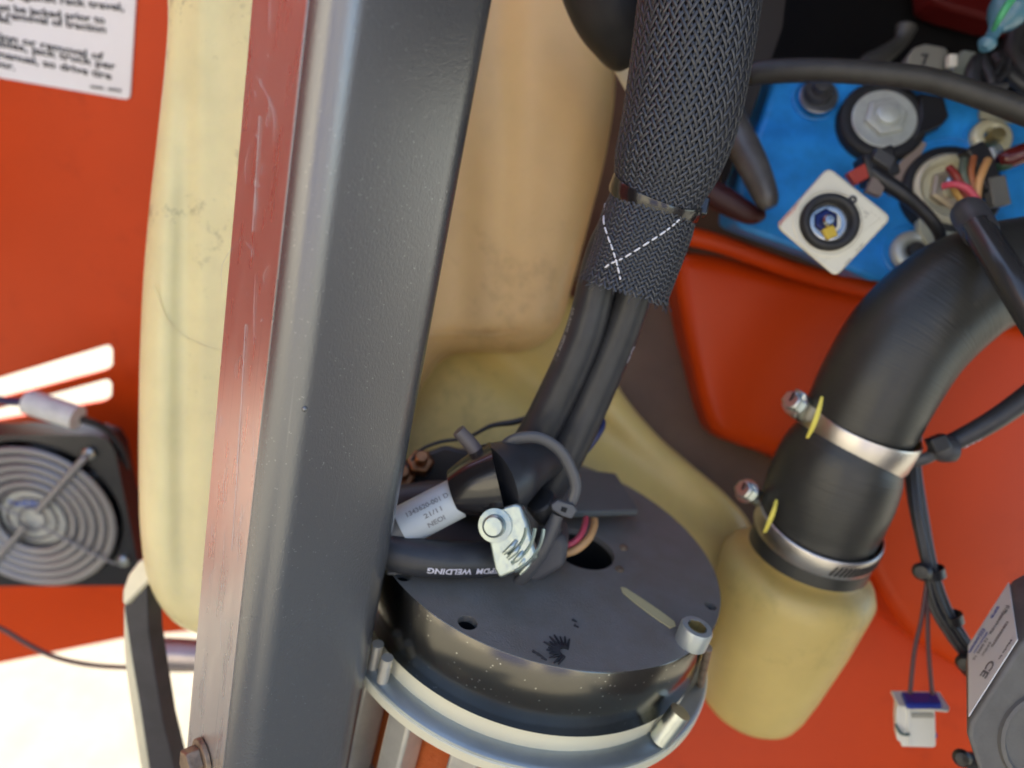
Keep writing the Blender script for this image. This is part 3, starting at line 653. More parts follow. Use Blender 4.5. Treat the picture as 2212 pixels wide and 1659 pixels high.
c_ = LP_.at(1070, 1135); MB().lathe(c_, LP_.n, [(.0088, 0), (.0088, .0012), (.006, .0016), (.0058, .005), (.0046, .0062), (.0001, .0064)], 36).build('bolt', CH, cl, autos=30)
for k in range(5):
    a = P(1088 + k * 9, 1196 + k * 11, .3488 + k * .0002); b2 = P(1115 + k * 8, 1168 + k * 10, .3488 + k * .0002)
    MB().tube([a, (a + b2) / 2 + V((.0006, .0003, .001)), b2], [.0010, .0014, .0010], seg=12).build('crimp_ridge', CH, cl)
for r in (.016, .0205, .025):
    MB().lathe(c_, LP_.n, [(r - .0009, 0), (r, .0011), (r + .0009, 0)], 24, a0=-1.15, a1=-.05).build('crimp_ridge', CH, cl)

# cable ties
def tie_loop(pts, w, th):   # flat strap along camera vectors, broad side normal computed radially
    m = MB(); c = [V(q) for q in catmull([tuple(p) for p in pts], 10)]; fr = frames(c); cen = sum(c, V()) / len(c); rows = []
    for p, (t_, n, b_) in zip(c, fr):
        o = (p - cen); o = (o - t_ * o.dot(t_)).normalized(); s_ = t_.cross(o)
        rows.append([p + s_ * w + o * th, p - s_ * w + o * th, p - s_ * w - o * th, p + s_ * w - o * th])
    m.grid(rows, True); m.add(rows[0], [(0, 1, 2, 3)]); m.add(rows[-1], [(0, 1, 2, 3)]); return m
TIE = mat('grey nylon tie', (.075, .075, .08), .35, bump=.08, coat=.1)
zt = thing('cable_tie', 'large grey cable tie looped round the two power cables, ratchet head at right', 'cable tie', P(1215, 1100, .37), 'cable ties')
MB().ptube([(1075, 985, .374, 12), (1105, 952, .37, 13), (1160, 945, .368, 13), (1208, 972, .368, 13), (1236, 1020, .369, 13), (1243, 1060, .370, 12), (1228, 1100, .371, 11)], seg=14, flat=.55).build('strap', TIE, zt)
HP = Plane(P(1218, 1100, .366), (.1, .1, 1))
hd = MB(); q = [(1190, 1090), (1205, 1080), (1240, 1090), (1248, 1102), (1236, 1122), (1215, 1116), (1192, 1102)]
hd.prism([HP.at(a, b) for a, b in q], (0, 0, -.006)); head = hd.build('ratchet_head', TIE, zt, bevel=.0008)
mb = MB(); mb.prism([HP.at(a, b, .0004) for a, b in [(1214, 1095), (1226, 1098), (1222, 1108), (1211, 1104)]], (0, 0, -.0006)); mb.build('slot', MATS['deep black'], head)
MB().ptube([(1205, 1112, .369, 13), (1190, 1145, .371, 16), (1172, 1185, .373, 17), (1140, 1235, .376, 15), (1112, 1268, .380, 10)], seg=16, flat=.6).build('tail', TIE, zt)

# small wires dropping into the motor
tag(MB().ptube([(1200, 1180, .405, 7), (1232, 1176, .404, 7.5), (1252, 1160, .406, 7.5), (1262, 1138, .412, 7), (1266, 1120, .42, 7)], seg=14).build('pink_wire', PINK), 'pink wire bending into the black hole in the motor plate', 'wire')
tag(MB().ptube([(1200, 1200, .402, 8), (1240, 1190, .401, 8.5), (1268, 1168, .404, 8.5), (1282, 1142, .412, 8), (1284, 1124, .42, 8)], seg=14).build('tan_wire', TAN), 'tan wire beside the pink one bending into the black hole in the motor plate', 'wire')
tag(MB().ptube([(1232, 1000, .41, 9), (1262, 975, .41, 9), (1290, 940, .41, 8), (1302, 915, .412, 7), (1292, 895, .415, 6), (1270, 880, .42, 6)], seg=12).build('blue_wire', mat('navy wire', (.015, .02, .10), .35)), 'dark blue wire looping out at the right of the power cables', 'wire')
tag(MB().ptube([(880, 1010, .43, 4), (905, 975, .43, 4), (950, 955, .43, 4), (1010, 945, .43, 4), (1060, 920, .43, 5), (1110, 912, .43, 7), (1150, 900, .43, 6)], seg=10).build('thin_black_wire', DARKP), 'thin black wire arching behind the stub peg left of the cables', 'wire')
# copper terminals and black block left-behind
blk = thing('terminal_block', 'black terminal block with two tarnished copper nuts between post and cables', 'terminal block', P(920, 1080, .44))
mb = MB(); q = [(790, 1100), (800, 1045), (860, 1000), (960, 960), (1020, 975), (1030, 1050), (960, 1085), (860, 1150), (790, 1180)]
mb.prism([P(a, b, .440) for a, b in q], V((0, -.008, -.05))); mb.build('block', mat('brown black bakelite', (.035, .026, .022), .45, bump=.1), blk, bevel=.003)
NUT = mat('tarnished copper', (.36, .16, .07), .35, .9, var=.5, vscale=120, bump=.3)
for u_, v_ in ((868, 1032), (908, 1000)):
    c_ = P(u_, v_, .434); MB().hexa(c_, V((.2, .55, .8)), .0088, -.004, .004).build('nut', NUT, blk, bevel=.0006)
    MB().lathe(c_, V((.2, .55, .8)), [(.0042, -.006), (.0042, .0085), (.0034, .0095), (1e-5, .0095)], 24).build('stud', NUT, blk)
MB().ptube([(780, 1105, .42, 32), (860, 1082, .42, 33), (960, 1072, .42, 34), (1050, 1090, .42, 30)], seg=28).build('busbar_sleeve', mat('brown sleeve', (.05, .04, .038), .5, bump=.1), blk)

# ---------------------------------------------------------------- braided sleeve
sl_ = thing('braided_sleeve', 'wide black braided cable sleeve hanging in the middle with white tracer threads', 'cable sleeve', P(1400, 620, .36))
sp_ = [(1530, -140, .330, 131), (1510, 0, .334, 129), (1490, 140, .340, 126), (1468, 260, .346, 122), (1440, 355, .351, 112), (1418, 425, .355, 95), (1395, 490, .358, 98), (1372, 560, .361, 95), (1353, 612, .363, 94), (1346, 632, .364, 94)]
cs_ = catmull([(*P(a, b, c), px(r, c)) for a, b, c, r in sp_], 40)
ps = [V(q[:3]) for q in cs_]; rs = [q[3] for q in cs_]; fr = frames(ps)
NS = 56; nlen = len(ps); lens = [0]; tau = [0]
for i in range(1, nlen):
    dl_ = (ps[i] - ps[i - 1]).length; lens.append(lens[-1] + dl_)
    w_ = lens[-1]; ang = math.radians(33 + 13 * min(1, max(0, (i - 120) / 140))); tau.append(tau[-1] + math.tan(ang) * dl_ / rs[i])
mb = MB(); vs = []; fs = []
prof5 = [(-1, -.35), (-.82, .25), (-.50, .12), (-.32, .5), (0, .65), (.32, .5), (.50, .12), (.82, .25), (1, -.35)]
thr = MB()
for sgn in (1, -1):
    for k in range(NS):
        end = nlen - random.randint(0, 26); thread = (sgn == 1 and k == 31) or (sgn == -1 and k == 8)
        base = len(vs); cnt = 0
        for i in range(0, end):
            th = 2 * math.pi * k / NS + sgn * tau[i]; x = tau[i] * NS / math.pi
            km = 2 * k + x if sgn > 0 else 2 * k - x
            wv = math.sin(math.pi / 2 * km + math.pi / 4); wv = max(-1, min(1, wv * 1.6)) * .00042 * sgn
            t_, n, b_ = fr[i]; rad = n * math.cos(th) + b_ * math.sin(th); tan_ = (-n * math.sin(th) + b_ * math.cos(th))
            ang = math.atan2((tau[i] - tau[max(0, i - 1)]) * rs[i] if i else 0, (lens[i] - lens[i - 1]) if i else 1)
            side = tan_ * math.cos(ang) - t_ * math.sin(ang) * sgn
            jit = .0002 * noise.noise(V((k * 3.1, i * .06, sgn * 9)))
            # splay near the frayed end
            fl_ = max(0, (i - nlen + 40) / 40) * .0016 * (1 + noise.noise(V((k * 1.7, 0, sgn * 5))))
            wd = .00080 * rs[i] / .028
            c_ = ps[i] + rad * (rs[i] + wv + fl_) + tan_ * jit
            for a_, h_ in prof5: vs.append(c_ + side * (a_ * wd) + rad * (h_ * .00045))
            cnt += 1
        m9 = len(prof5)
        for i in range(cnt - 1):
            for j in range(m9 - 1):
                a_ = base + i * m9 + j; fs.append((a_, a_ + 1, a_ + 1 + m9, a_ + m9))
mb.add(vs, fs)
BR = mat('braid monofilament', (.046, .049, .060), .33, spec=.6)
wo = mb.build('woven_strands', BR, sl_, autos=180); kind(wo)
core_r = [r - .0016 for r in rs]
MB().tube([ps[i] for i in range(0, nlen - 30, 8)], [core_r[i] for i in range(0, nlen - 30, 8)], seg=40, res=2, caps=False).build('inner_liner', mat('liner black', (.010, .010, .011), .8), sl_)
TH = mat('white tracer', (.75, .74, .78), .4)
def thread_pts(path):
    out = []
    for u_, v_ in path:
        # nearest axis sample by image row
        best = min(range(nlen), key=lambda i: abs((829.5 - ps[i].y / -ps[i].z * F) - v_))
        p = ps[best]; r_ = rs[best] + .0013; ray = V(((u_ - 1106) / F, -(v_ - 829.5) / F, -1)).normalized(); t_ = fr[best][0]
        o = -p; # solve |(ray*s - p) perp t| = r
        rp = ray - t_ * ray.dot(t_); pp = p - t_ * p.dot(t_); A = rp.dot(rp); B = -2 * rp.dot(pp); C_ = pp.dot(pp) - r_ * r_; D_ = B * B - 4 * A * C_
        out.append(ray * ((-B - math.sqrt(max(0, D_))) / (2 * A)))
    return out
for nm, path in (('tracer_thread', [(1307, 440), (1304, 478), (1312, 508), (1322, 535), (1330, 560), (1337, 588), (1342, 612)]), ('tracer_thread', [(1468, 474), (1450, 490), (1425, 508), (1400, 524), (1372, 542), (1345, 558), (1318, 570), (1302, 582)])):
    pts = thread_pts(path); c = [V(q) for q in catmull([tuple(p) for p in pts], 10)]; mb = MB(); i = 0
    while i < len(c) - 5:
        ln_ = 6 if random.random() < .8 else 4
        seg_ = c[i:i + ln_]; mb.tube(seg_, [.0003] + [.00050] * (len(seg_) - 2) + [.0003], seg=8, res=2); i += ln_ + (1 if random.random() < .6 else 0)
    kind(mb.build(nm, TH, sl_))
mb = MB()
for k in range(46):
    a_ = 2 * math.pi * random.random(); i = nlen - 1 - random.randint(0, 14); t_, n, b_ = fr[i]; rad = n * math.cos(a_) + b_ * math.sin(a_); q0 = ps[i] + rad * rs[i] * 1.01
    d1 = (t_ * random.uniform(.3, 1) + rad * random.uniform(.1, .9) + n * random.uniform(-.5, .5) + b_ * random.uniform(-.5, .5)).normalized(); ln_ = random.uniform(.002, .0055)
    mb.tube([q0 - d1 * .001, q0 + d1 * ln_ * .5, q0 + d1 * ln_ + rad * random.uniform(-.001, .001)], .00016, seg=5, res=3)
kind(mb.build('loose_fibres', BR, sl_))
# cable tie round the sleeve
zt2 = thing('cable_tie', 'glossy dark cable tie cinched round the braided sleeve just above its end', 'cable tie', P(1415, 440, .35), 'cable ties')
c_ = P(1417, 425, .355); ax_ = (P(1440, 355, .351) - P(1395, 490, .358)).normalized()
ax_ = (ax_ + V((.06, -.02, .38))).normalized()
r_ = px(99, .355)
MB().lathe(c_, ax_, [(r_ - .0008, -.0042), (r_ + .0006, -.0042), (r_ + .0011, -.0030), (r_ + .0011, .0030), (r_ + .0006, .0042), (r_ - .0008, .0042)], 72).build('strap', SHINE, zt2, autos=60)
MB().box(P(1512, 446, .352), V((.0035, -.001, 0)), V((.001, .0045, 0)), V((0, 0, .004))).build('ratchet_head', SHINE, zt2, bevel=.0008)
# fat black boot + white label behind the sleeve
bo = thing('black_cable_boot', 'thick black cable boot with a white label behind the top of the braided sleeve', 'cable boot', P(1340, 200, .42))
MB().ptube([(1275, -110, .40, 92), (1318, 0, .405, 92), (1352, 60, .41, 84), (1374, 100, .414, 72), (1384, 116, .416, 56)], seg=40).build('boot', BLK, bo)
lb = MB().ptube([(1352, 60, .416, 64), (1400, 150, .42, 62), (1455, 250, .425, 60), (1500, 330, .43, 60)], seg=40).build('label_wrap', mat('cream label', (.72, .71, .62), .4, var=.1, vscale=60), bo)
tp = [P(1352, 60, .416), P(1400, 150, .42), P(1455, 250, .425)]
m_ = cable_print('040000-6', [P(1455, 250, .425), P(1400, 150, .42), P(1352, 60, .416)], px(62, .42), .004, (-.75, -.3, .6), .0050); kind(m_.build('lettering', INK, lb, smooth=False))

# ---------------------------------------------------------------- hose, clamps
ho = thing('rubber_hose', 'large black rubber elbow hose running down to the yellow outlet', 'hose', P(1800, 1150, .47))
hp = [(2420, 560, .425, 108), (2290, 568, .428, 108), (2200, 582, .431, 111), (2120, 606, .433, 117), (2050, 645, .435, 122), (1962, 728, .438, 123), (1900, 825, .442, 120), (1861, 905, .448, 116), (1845, 945, .451, 112), (1818, 995, .455, 126), (1795, 1050, .461, 130), (1775, 1105, .467, 126), (1766, 1135, .470, 121), (1752, 1175, .475, 124), (1744, 1196, .478, 124)]
HOSE = mat('hose rubber', (.036, .035, .031), .38, bump=.45, bscale=1, uvbump=(30, 700, 1), var=.25, vscale=40)
hw = MB().ptube(hp, seg=64, res=10).build('hose_wall', HOSE, ho, autos=80)
hc_ = catmull([(*P(a, b, c), px(q_, c)) for a, b, c, q_ in hp[7:]], 8)
for i in range(4, len(hc_) - 14, 2):
    p_ = V(hc_[i][:3]); t_ = (V(hc_[i + 1][:3]) - V(hc_[i - 1][:3])).normalized(); q_ = hc_[i][3]
    MB().lathe(p_, t_, [(q_ - .0004, -.0008), (q_ + .00012, 0), (q_ - .0004, .0008)], 64).build('rib', HOSE, hw, autos=80)
def clamp(cu, cv, d, rpx, w, tdir, label, scr, marks, slots_=False, tilt=0):
    c_ = P(cu, cv, d); ax = V(tdir).normalized(); o = thing('hose_clamp', label, 'hose clamp', c_, 'stainless hose clamps on the rubber hose'); r = px(rpx, d)
    bnd = MB().lathe(c_, ax, [(r - .001, -w), (r + .0002, -w), (r + .0009, -w * .85), (r + .0009, w * .85), (r + .0002, w), (r - .001, w)], 96).build('band', STEEL, o, autos=60)
    e = V((1, 0, 0)); e = (e - ax * e.dot(ax)).normalized(); g_ = ax.cross(e)
    if slots_:
        for k in range(17):
            a = math.radians(98 - k * 4.3) * (1 if g_.z > 0 else -1); dd = e * math.cos(a) + g_ * math.sin(a); tt = ax.cross(dd); q = c_ + dd * (r + .0010)
            MB().box(q, (ax * .93 + tt * .3) * w * .55, tt * .00055, dd * .0005).build('slot', MATS['groove'] if 'groove' in MATS else mat('groove', (.02, .018, .018), .6), bnd)
    su, sv = scr; h = P(su, sv, d - .006); hh = P(cu - rpx + 12, sv + 40, d - .004)
    dirr = (h - hh).normalized()
    dirs = V((-.62, .30, .62)).normalized()
    MB().box(h - dirs * .012 , dirs * .008, ax * w * .9, dirs.cross(ax) * .005).build('screw_housing', ZINC, o, bevel=.0015)
    sc = MB().hexa(h, dirs, .0066, -.004, .003, ref=ax).build('screw', ZINC, o, bevel=.0006)
    MB().lathe(h, dirs, [(.0001, -.0045), (.0082, -.0045), (.0082, -.0034), (.0001, -.0034)], 32).build('screw_flange', ZINC, sc)
    MB().box(h + dirs * .0032, ax * .0055, dirs.cross(ax) * .0007, dirs * .0003).build('screw_slot', MATS['deep black'], sc)
    mk = MB()
    pts = [P(a, b, dd) for a, b, dd in marks]; mk.tube(pts, [.0009, .0015, .0016, .0010], seg=12, flat=.35); kind(mk.build('paint_mark', YPAINT, o))
    return o
clamp(1853, 937, .450, 118, .0102, (P(1895, 835, .442) - P(1818, 1010, .456)) + V((.0, .0, .012)), 'upper stainless hose clamp with plain band and hex screw', (1712, 866), [(1776, 857, .4215), (1769, 885, .4205), (1757, 920, .423), (1744, 946, .428)])
clamp(1766, 1140, .470, 127, .0076, (P(1795, 1050, .461) - P(1752, 1180, .475)) + V((.0, .0, .012)), 'lower stainless hose clamp with slotted band above the yellow outlet', (1608, 1058), [(1678, 1080, .446), (1672, 1103, .443), (1662, 1128, .445), (1652, 1150, .449)], True)

# ---------------------------------------------------------------- black hose over the blue case
tag(MB().ptube([(1612, 167, .445, 17), (1622, 162, .445, 23), (1658, 155, .44, 25), (1762, 152, .43, 25), (1887, 158, .42, 25), (2012, 174, .415, 25), (2136, 213, .41, 26), (2212, 240, .405, 28), (2350, 292, .40, 30)], seg=32, res=8).build('rubber_tube', mat('dusty rubber', (.045, .043, .040), .5, bump=.2, bscale=700, var=.35, vscale=70)), 'thin dark rubber tube arching over the top of the blue case', 'tube')

# ---------------------------------------------------------------- blue case
BPn = V((-.10, .18, 1)).normalized(); BP = Plane(P(1900, 400, .505), BPn)
bc = thing('blue_battery_case', 'bright blue plastic battery case with terminals behind the rubber tube', 'battery case', BP.at(1800, 600))
mb = MB(); q = [(1600, 380), (1650, 240), (1675, 160), (1760, 146), (1900, 150), (2300, 240), (2300, 470), (2170, 520), (2120, 590), (1980, 620), (1880, 606), (1780, 560), (1640, 510), (1592, 492)]
mb.prism([BP.at(a, b) for a, b in q], V((0, .012, -.05))); mb.build('shell', BLUE, bc, bevel=.005, bseg=4)
for u_, v_, r_ in ((2135, 300, 50), (1968, 545, 62), (1762, 215, 50), (2050, 400, 112)):
    c_ = BP.at(u_, v_); r = px(r_, -c_.z); MB().lathe(c_, BPn, [(r, -.001), (r, .0014), (r - .0012, .0020), (r - .002, .0014), (r - .002, .0003), (1e-5, .0003)], 64).build('terminal_boss', BLUE, bc, autos=40)
mb = MB(); q = [(1985, 415), (2020, 440), (2075, 455), (2080, 500), (2040, 530), (2010, 540), (1985, 500)]
mb.prism([BP.at(a, b, .010) for a, b in q], -BPn * .008); mb.build('cream_busbar', mat('pale busbar', (.50, .50, .38), .45, .2, var=.15), bc, bevel=.001)
mb = MB(); mb.prism([BP.at(a, b, .004) for a, b in [(2117, 236), (2210, 255), (2195, 262), (2118, 256)]], -BPn * .003); mb.build('small_plate', MATS['pale busbar'], bc)
mb = MB(); mb.prism([BP.at(a, b, .005) for a, b in [(1990, 305), (2002, 310), (1960, 390), (1925, 420), (1915, 395), (1945, 350)]], -BPn * .004); mb.build('beige_strip', mat('beige strip', (.38, .30, .25), .5), bc)

def washer_stack(u_, v_, rr, wr, nr, sr, label, lift=.006, m1=ZINCW, ring=True):
    o = thing('terminal_nut', label, 'terminal nut', BP.at(u_, v_), 'bolted terminals on the blue case'); c_ = BP.at(u_ + 0, v_, lift); S_ = -c_.z / F
    if ring:
        r = rr * S_; MB().lathe(c_, BPn, [(r, -lift), (r, .0015), (r - .002, .0035), (wr * S_ + .001, .0042), (wr * S_ - .002, .0025), (wr * S_ - .002, -lift)], 72).build('rubber_ring', BLK, o, autos=60)
    w = wr * S_; MB().lathe(c_, BPn, [(w, .0022), (w, .0036), (w - .0008, .0042), (1e-5, .0042)], 64).build('washer', m1, o, autos=30)
    if nr:
        n_ = nr * S_; MB().hexa(c_, BPn, n_, .0042, .0088, ref=V((.9, .15, 0))).build('nut', m1, o, bevel=.0006)
        s_ = sr * S_; MB().lathe(c_, BPn, [(s_ * 1.35, .0088), (s_ * 1.3, .0094), (s_, .0092), (s_, .0120), (s_ * .8, .0130), (1e-5, .0132)], 32).build('stud', m1, o, autos=30)
    return o
washer_stack(1906, 262, 92, 67, 45, 24, 'largest pale washer and hex nut in a black rubber ring under the tube')
o = washer_stack(1766, 213, 42, 40, 0, 0, 'dark steel stud with washer at the left end of the blue case', ring=False, m1=mat('dull steel', (.30, .31, .33), .35, .9))
c_ = BP.at(1762, 208, .006); MB().lathe(c_, BPn, [(.0105, .0042), (.0105, .008), (.0092, .010), (.0065, .0102), (.0060, .0165), (.0050, .0175), (1e-5, .0176)], 36).build('stud', GREYP, o, autos=40)
mb = MB(); mb.prism([BP.at(a, b, .012) for a, b in [(1985, 200), (2040, 208), (2052, 250), (2036, 268), (2000, 285), (1975, 300), (1990, 250)]], -BPn * .01); mb.build('lug_arm', DARKP, thing('black_lug_arm', 'black plastic arm sticking out right of the large washer', 'terminal arm', BP.at(2010, 250)), bevel=.0015)
# C-shaped washer with brass stud
o = thing('terminal_nut', 'cream open washer round a brass stud at the right of the blue case', 'terminal nut', BP.at(2135, 300), 'bolted terminals on the blue case')
c_ = BP.at(2135, 303, .001); S_ = -c_.z / F
MB().lathe(c_, BPn, [(16 * S_, .0010), (18 * S_, .0060), (27 * S_, .0074), (38 * S_, .0066), (42 * S_, .0040), (42 * S_, .0010)], 56, a0=math.radians(-62), a1=math.radians(212)).build('washer', ZINCY, o, autos=60)
MB().lathe(BP.at(2138, 306, .001), BPn, [(15 * S_, 0), (15 * S_, .011), (13 * S_, .0122), (1e-5, .0125)], 32).build('stud', mat('brass stud', (.42, .35, .17), .4, .8, bump=.1), o)
MB().ptube([(2140, 322, .487, 8), (2150, 340, .485, 7), (2163, 358, .485, 7)], seg=14).build('crimp', ZINCW, o)
# lower washer half hidden by the hose
o = thing('terminal_nut', 'pale thick washer low on the blue case half hidden by the rubber hose', 'terminal nut', BP.at(1968, 545), 'bolted terminals on the blue case')
c_ = BP.at(1970, 548, .001)
MB().lathe(c_, BPn, [(17 * S_, .001), (19 * S_, .0062), (30 * S_, .0080), (42 * S_, .0070), (47 * S_, .0040), (47 * S_, .001)], 56).build('washer', ZINCW, o, autos=60)
MB().lathe(c_, BPn, [(16 * S_, 0), (16 * S_, .009), (1e-5, .0095)], 32).build('stud', GREYP, o)
# second ringed terminal with cream washer cup
o = thing('terminal_nut', 'cream washer in a black rubber ring behind the coloured wires', 'terminal nut', BP.at(2055, 410), 'bolted terminals on the blue case')
c_ = BP.at(2055, 412, .007)
MB().lathe(c_, BPn, [(99 * S_, -.007), (99 * S_, .002), (94 * S_, .004), (82 * S_, .004), (78 * S_, .001), (78 * S_, -.006)], 80).build('rubber_ring', BLK, o, autos=60)
MB().lathe(c_, BPn, [(82 * S_, -.002), (80 * S_, .004), (72 * S_, .0062), (63 * S_, .004), (60 * S_, -.001), (1e-5, -.001)], 72, a0=math.radians(60), a1=math.radians(268)).build('washer', mat('bright cream washer', (.86, .82, .62), .4, .2, var=.1, vscale=90), o, autos=60)
MB().hexa(c_, BPn, 48 * S_, -.0008, .005, ref=V((1, .3, 0))).build('nut', mat('tan nut', (.52, .44, .33), .4, .6), o, bevel=.0006)
MB().lathe(c_, BPn, [(26 * S_, .005), (26 * S_, .012), (20 * S_, .0135), (1e-5, .0138)], 32).build('stud', ZINC, o)
# connector with coloured wires and black sheath
cn = thing('wire_connector', 'black plug with coloured wires entering a thick black sheath at the right', 'connector', P(2110, 460, .45))
mb = MB(); mb.prism([P(a, b, .468) for a, b in [(2088, 322), (2125, 302), (2142, 325), (2170, 398), (2146, 424), (2124, 398), (2108, 350)]], (0, 0, -.012)); mb.build('plug', DARKP, cn, bevel=.0015)
for m_, pth, r in ((PINK, [(2038, 402, .462), (2062, 398, .456), (2090, 408, .452), (2112, 435, .452)], 8), (TAN, [(2134, 346, .460), (2122, 372, .455), (2113, 402, .454), (2110, 440, .455)], 8),
                   (REDW, [(2050, 362, .462), (2064, 378, .458), (2078, 404, .458), (2095, 436, .458)], 8), (GRN, [(2082, 345, .462), (2080, 372, .458), (2088, 400, .458), (2102, 436, .458)], 8),
                   (mat('rust wire', (.35, .12, .05), .4), [(2104, 340, .462), (2098, 366, .458), (2100, 395, .457), (2106, 436, .457)], 7), (mat('ochre wire', (.60, .36, .10), .4), [(2060, 402, .464), (2072, 420, .462), (2086, 440, .460), (2090, 462, .460)], 10)):
    MB().tube([P(*q) for q in pth], px(r, .458), seg=12).build('wire', m_, cn)
MB().ptube([(2084, 448, .412, 14), (2090, 456, .408, 34), (2108, 484, .400, 35), (2120, 504, .394, 35), (2126, 512, .392, 30)], seg=32).build('collar', GREYP, cn)
MB().ptube([(2110, 488, .396, 30), (2165, 575, .376, 33), (2212, 650, .366, 34), (2290, 775, .355, 37)], seg=32).build('sheath', mat('satin black sheath', (.03, .03, .032), .25, coat=.3, bump=.05), cn)
MB().box(P(2152, 415, .470), V((.006, .001, 0)), V((-.002, .010, 0)), V((0, 0, .004))).build('latch', mat('grey latch', (.15, .15, .14), .5), cn, bevel=.001)
# fuse holder at the right edge
fu = thing('inline_fuse', 'dark red inline fuse holder at the right edge below the open washer', 'fuse', P(2190, 340, .47))
MB().ptube([(2155, 352, .475, 11), (2170, 346, .474, 20), (2215, 330, .470, 22), (2270, 312, .468, 22)], seg=24, res=4).build('body', mat('dark red plastic', (.11, .012, .01), .25, coat=.3), fu)
MB().ptube([(2150, 362, .478, 9), (2168, 358, .474, 11), (2182, 352, .472, 12)], seg=16).build('green_end', mat('dark green', (.03, .08, .05), .4), fu)
# black lead with red insert snaking between
sn = thing('black_sensor_lead', 'black lead with a red connector between the large washer and the white module', 'sensor lead', P(1880, 400, .47))
MB().ptube([(1870, 360, .468, 16), (1900, 385, .465, 18), (1945, 415, .462, 16), (1985, 448, .462, 14), (2015, 480, .462, 13), (2032, 512, .464, 12), (2030, 545, .468, 11)], seg=20).build('lead', DARKP, sn)
MB().box(P(1893, 362, .470), V((.0105, .004, 0)), V((-.003, .010, 0)), V((0, 0, .008))).build('connector_body', DARKP, sn, bevel=.002)
MB().box(P(1905, 345, .462), V((.006, -.004, 0)), V((.002, .004, 0)), V((0, 0, .004))).build('clip', GREYP, sn, bevel=.001)
MB().box(P(1858, 376, .466), V((.007, .004, 0)), V((-.003, .004, 0)), V((0, 0, .003))).build('red_insert', mat('red insert', (.42, .05, .03), .4), sn, bevel=.001)
MB().box(P(1890, 405, .464), V((.005, -.002, 0)), V((.002, .005, 0)), V((0, 0, .003))).build('grey_clip', mat('brown grey', (.20, .16, .14), .5), sn, bevel=.001)

# ---------------------------------------------------------------- white square module
wm = thing('white_module', 'square off white plastic module standing on its corner with a black ring in its centre', 'module', P(1800, 600, .44))
XP = Plane(P(1802, 480, .428), (-.06, .05, 1))
crn = [(1790, 360), (1928, 470), (1806, 600), (1676, 490)]
def rounded(cs, k=.10, n=4):
    out = []
    m = len(cs)
    for i in range(m):
        p = V(cs[i]).to_2d() if False else cs[i]; a = cs[i - 1]; b = cs[(i + 1) % m]
        pa = (p[0] + (a[0] - p[0]) * k, p[1] + (a[1] - p[1]) * k); pb = (p[0] + (b[0] - p[0]) * k, p[1] + (b[1] - p[1]) * k)
        for j in range(n + 1):
            t_ = j / n; out.append(tuple((1 - t_) ** 2 * pa[c] + 2 * t_ * (1 - t_) * p[c] + t_ * t_ * pb[c] for c in (0, 1)))
    return out
mb = MB(); mb.prism([XP.at(a, b) for a, b in rounded(crn)], V((.003, .0025, -.009))); mb.build('housing', CREAM, wm, bevel=.002, bseg=4)
c_ = XP.at(1790, 481); s_ = -c_.z / F
MB().lathe(c_, XP.n, [(76 * s_, -.001), (75 * s_, .0007), (70 * s_, .0009), (69 * s_, -.001)], 64).build('raised_rim', CREAM, wm)
MB().lathe(c_, XP.n, [(62 * s_, -.0005), (62 * s_, .0030), (56 * s_, .0050), (48 * s_, .0050), (42 * s_, .0025), (40 * s_, -.010)], 72).build('black_ring', BLK, wm, autos=60)
MB().lathe(c_, XP.n, [(41 * s_, .0003), (36 * s_, .0008), (26 * s_, .0004), (24 * s_, -.004), (1e-5, -.004)], 48).build('steel_cup', mat('polished cup', (.40, .40, .39), .25, 1, bump=.2, bscale=120), wm, autos=60)
MB().hexa(c_ + V((-.002, .001, 0)), XP.n, 27 * s_, -.0035, .0022, ref=V((.7, .4, 0))).build('blue_nut', mat('navy nut', (.012, .02, .10), .2, .5), wm, bevel=.0006)
MB().lathe(c_ + V((-.002, -.000, 0)), XP.n, [(13 * s_, .002), (13 * s_, .006), (9 * s_, .0072), (1e-5, .0074)], 24).build('stud', MATS['polished cup'], wm)
MB().box(c_ + V((.000, -.0066, .0015)), V((.0035, .0015, 0)), V((-.0015, .0035, 0)), V((0, 0, .0012))).build('yellow_tab', mat('gold tab', (.62, .42, .04), .35, .3), wm, bevel=.0006)
q = XP.at(1841, 432); sw = MB().lathe(q, XP.n, [(9 * s_, -.0004), (9 * s_, .0012), (7 * s_, .0018), (4 * s_, .0018), (3.6 * s_, .0008), (1e-5, .0008)], 24).build('indicator', GREYP, wm)
ux = (XP.at(1928, 470) - XP.at(1790, 360)).normalized(); uy = XP.n.cross(ux)
mb = MB()
def mtext(m, body, u_, v_, du, dv, w, h): a = XP.at(u_, v_, .0002); b = XP.at(u_ + du, v_ + dv, .0002); x = (b - a).normalized(); m.text(body, a, x, XP.n.cross(x), size_w=px(w, .43), height=px(h, .43))
mtext(mb, 'ON  OFF', 1851, 447, 50, 40, 30, 6); mtext(mb, '|||  ||', 1853, 459, 50, 40, 22, 6); mtext(mb, '12V 24V', 1846, 468, 50, 40, 26, 5)
mtext(mb, '- - -', 1880, 458, 60, 48, 26, 5); mtext(mb, '24-48V', 1850, 545, 50, -52, 26, 5); mtext(mb, '10A', 1828, 572, 50, -52, 18, 5)
kind(mb.build('lettering', mat('faint ink', (.40, .38, .33), .6), wm, smooth=False))
mb = MB(); mtext(mb, 'CAUTION HOT', 1685, 487, 50, -48, 62, 8); kind(mb.build('red_lettering', mat('faint red ink', (.60, .28, .24), .6), wm, smooth=False))
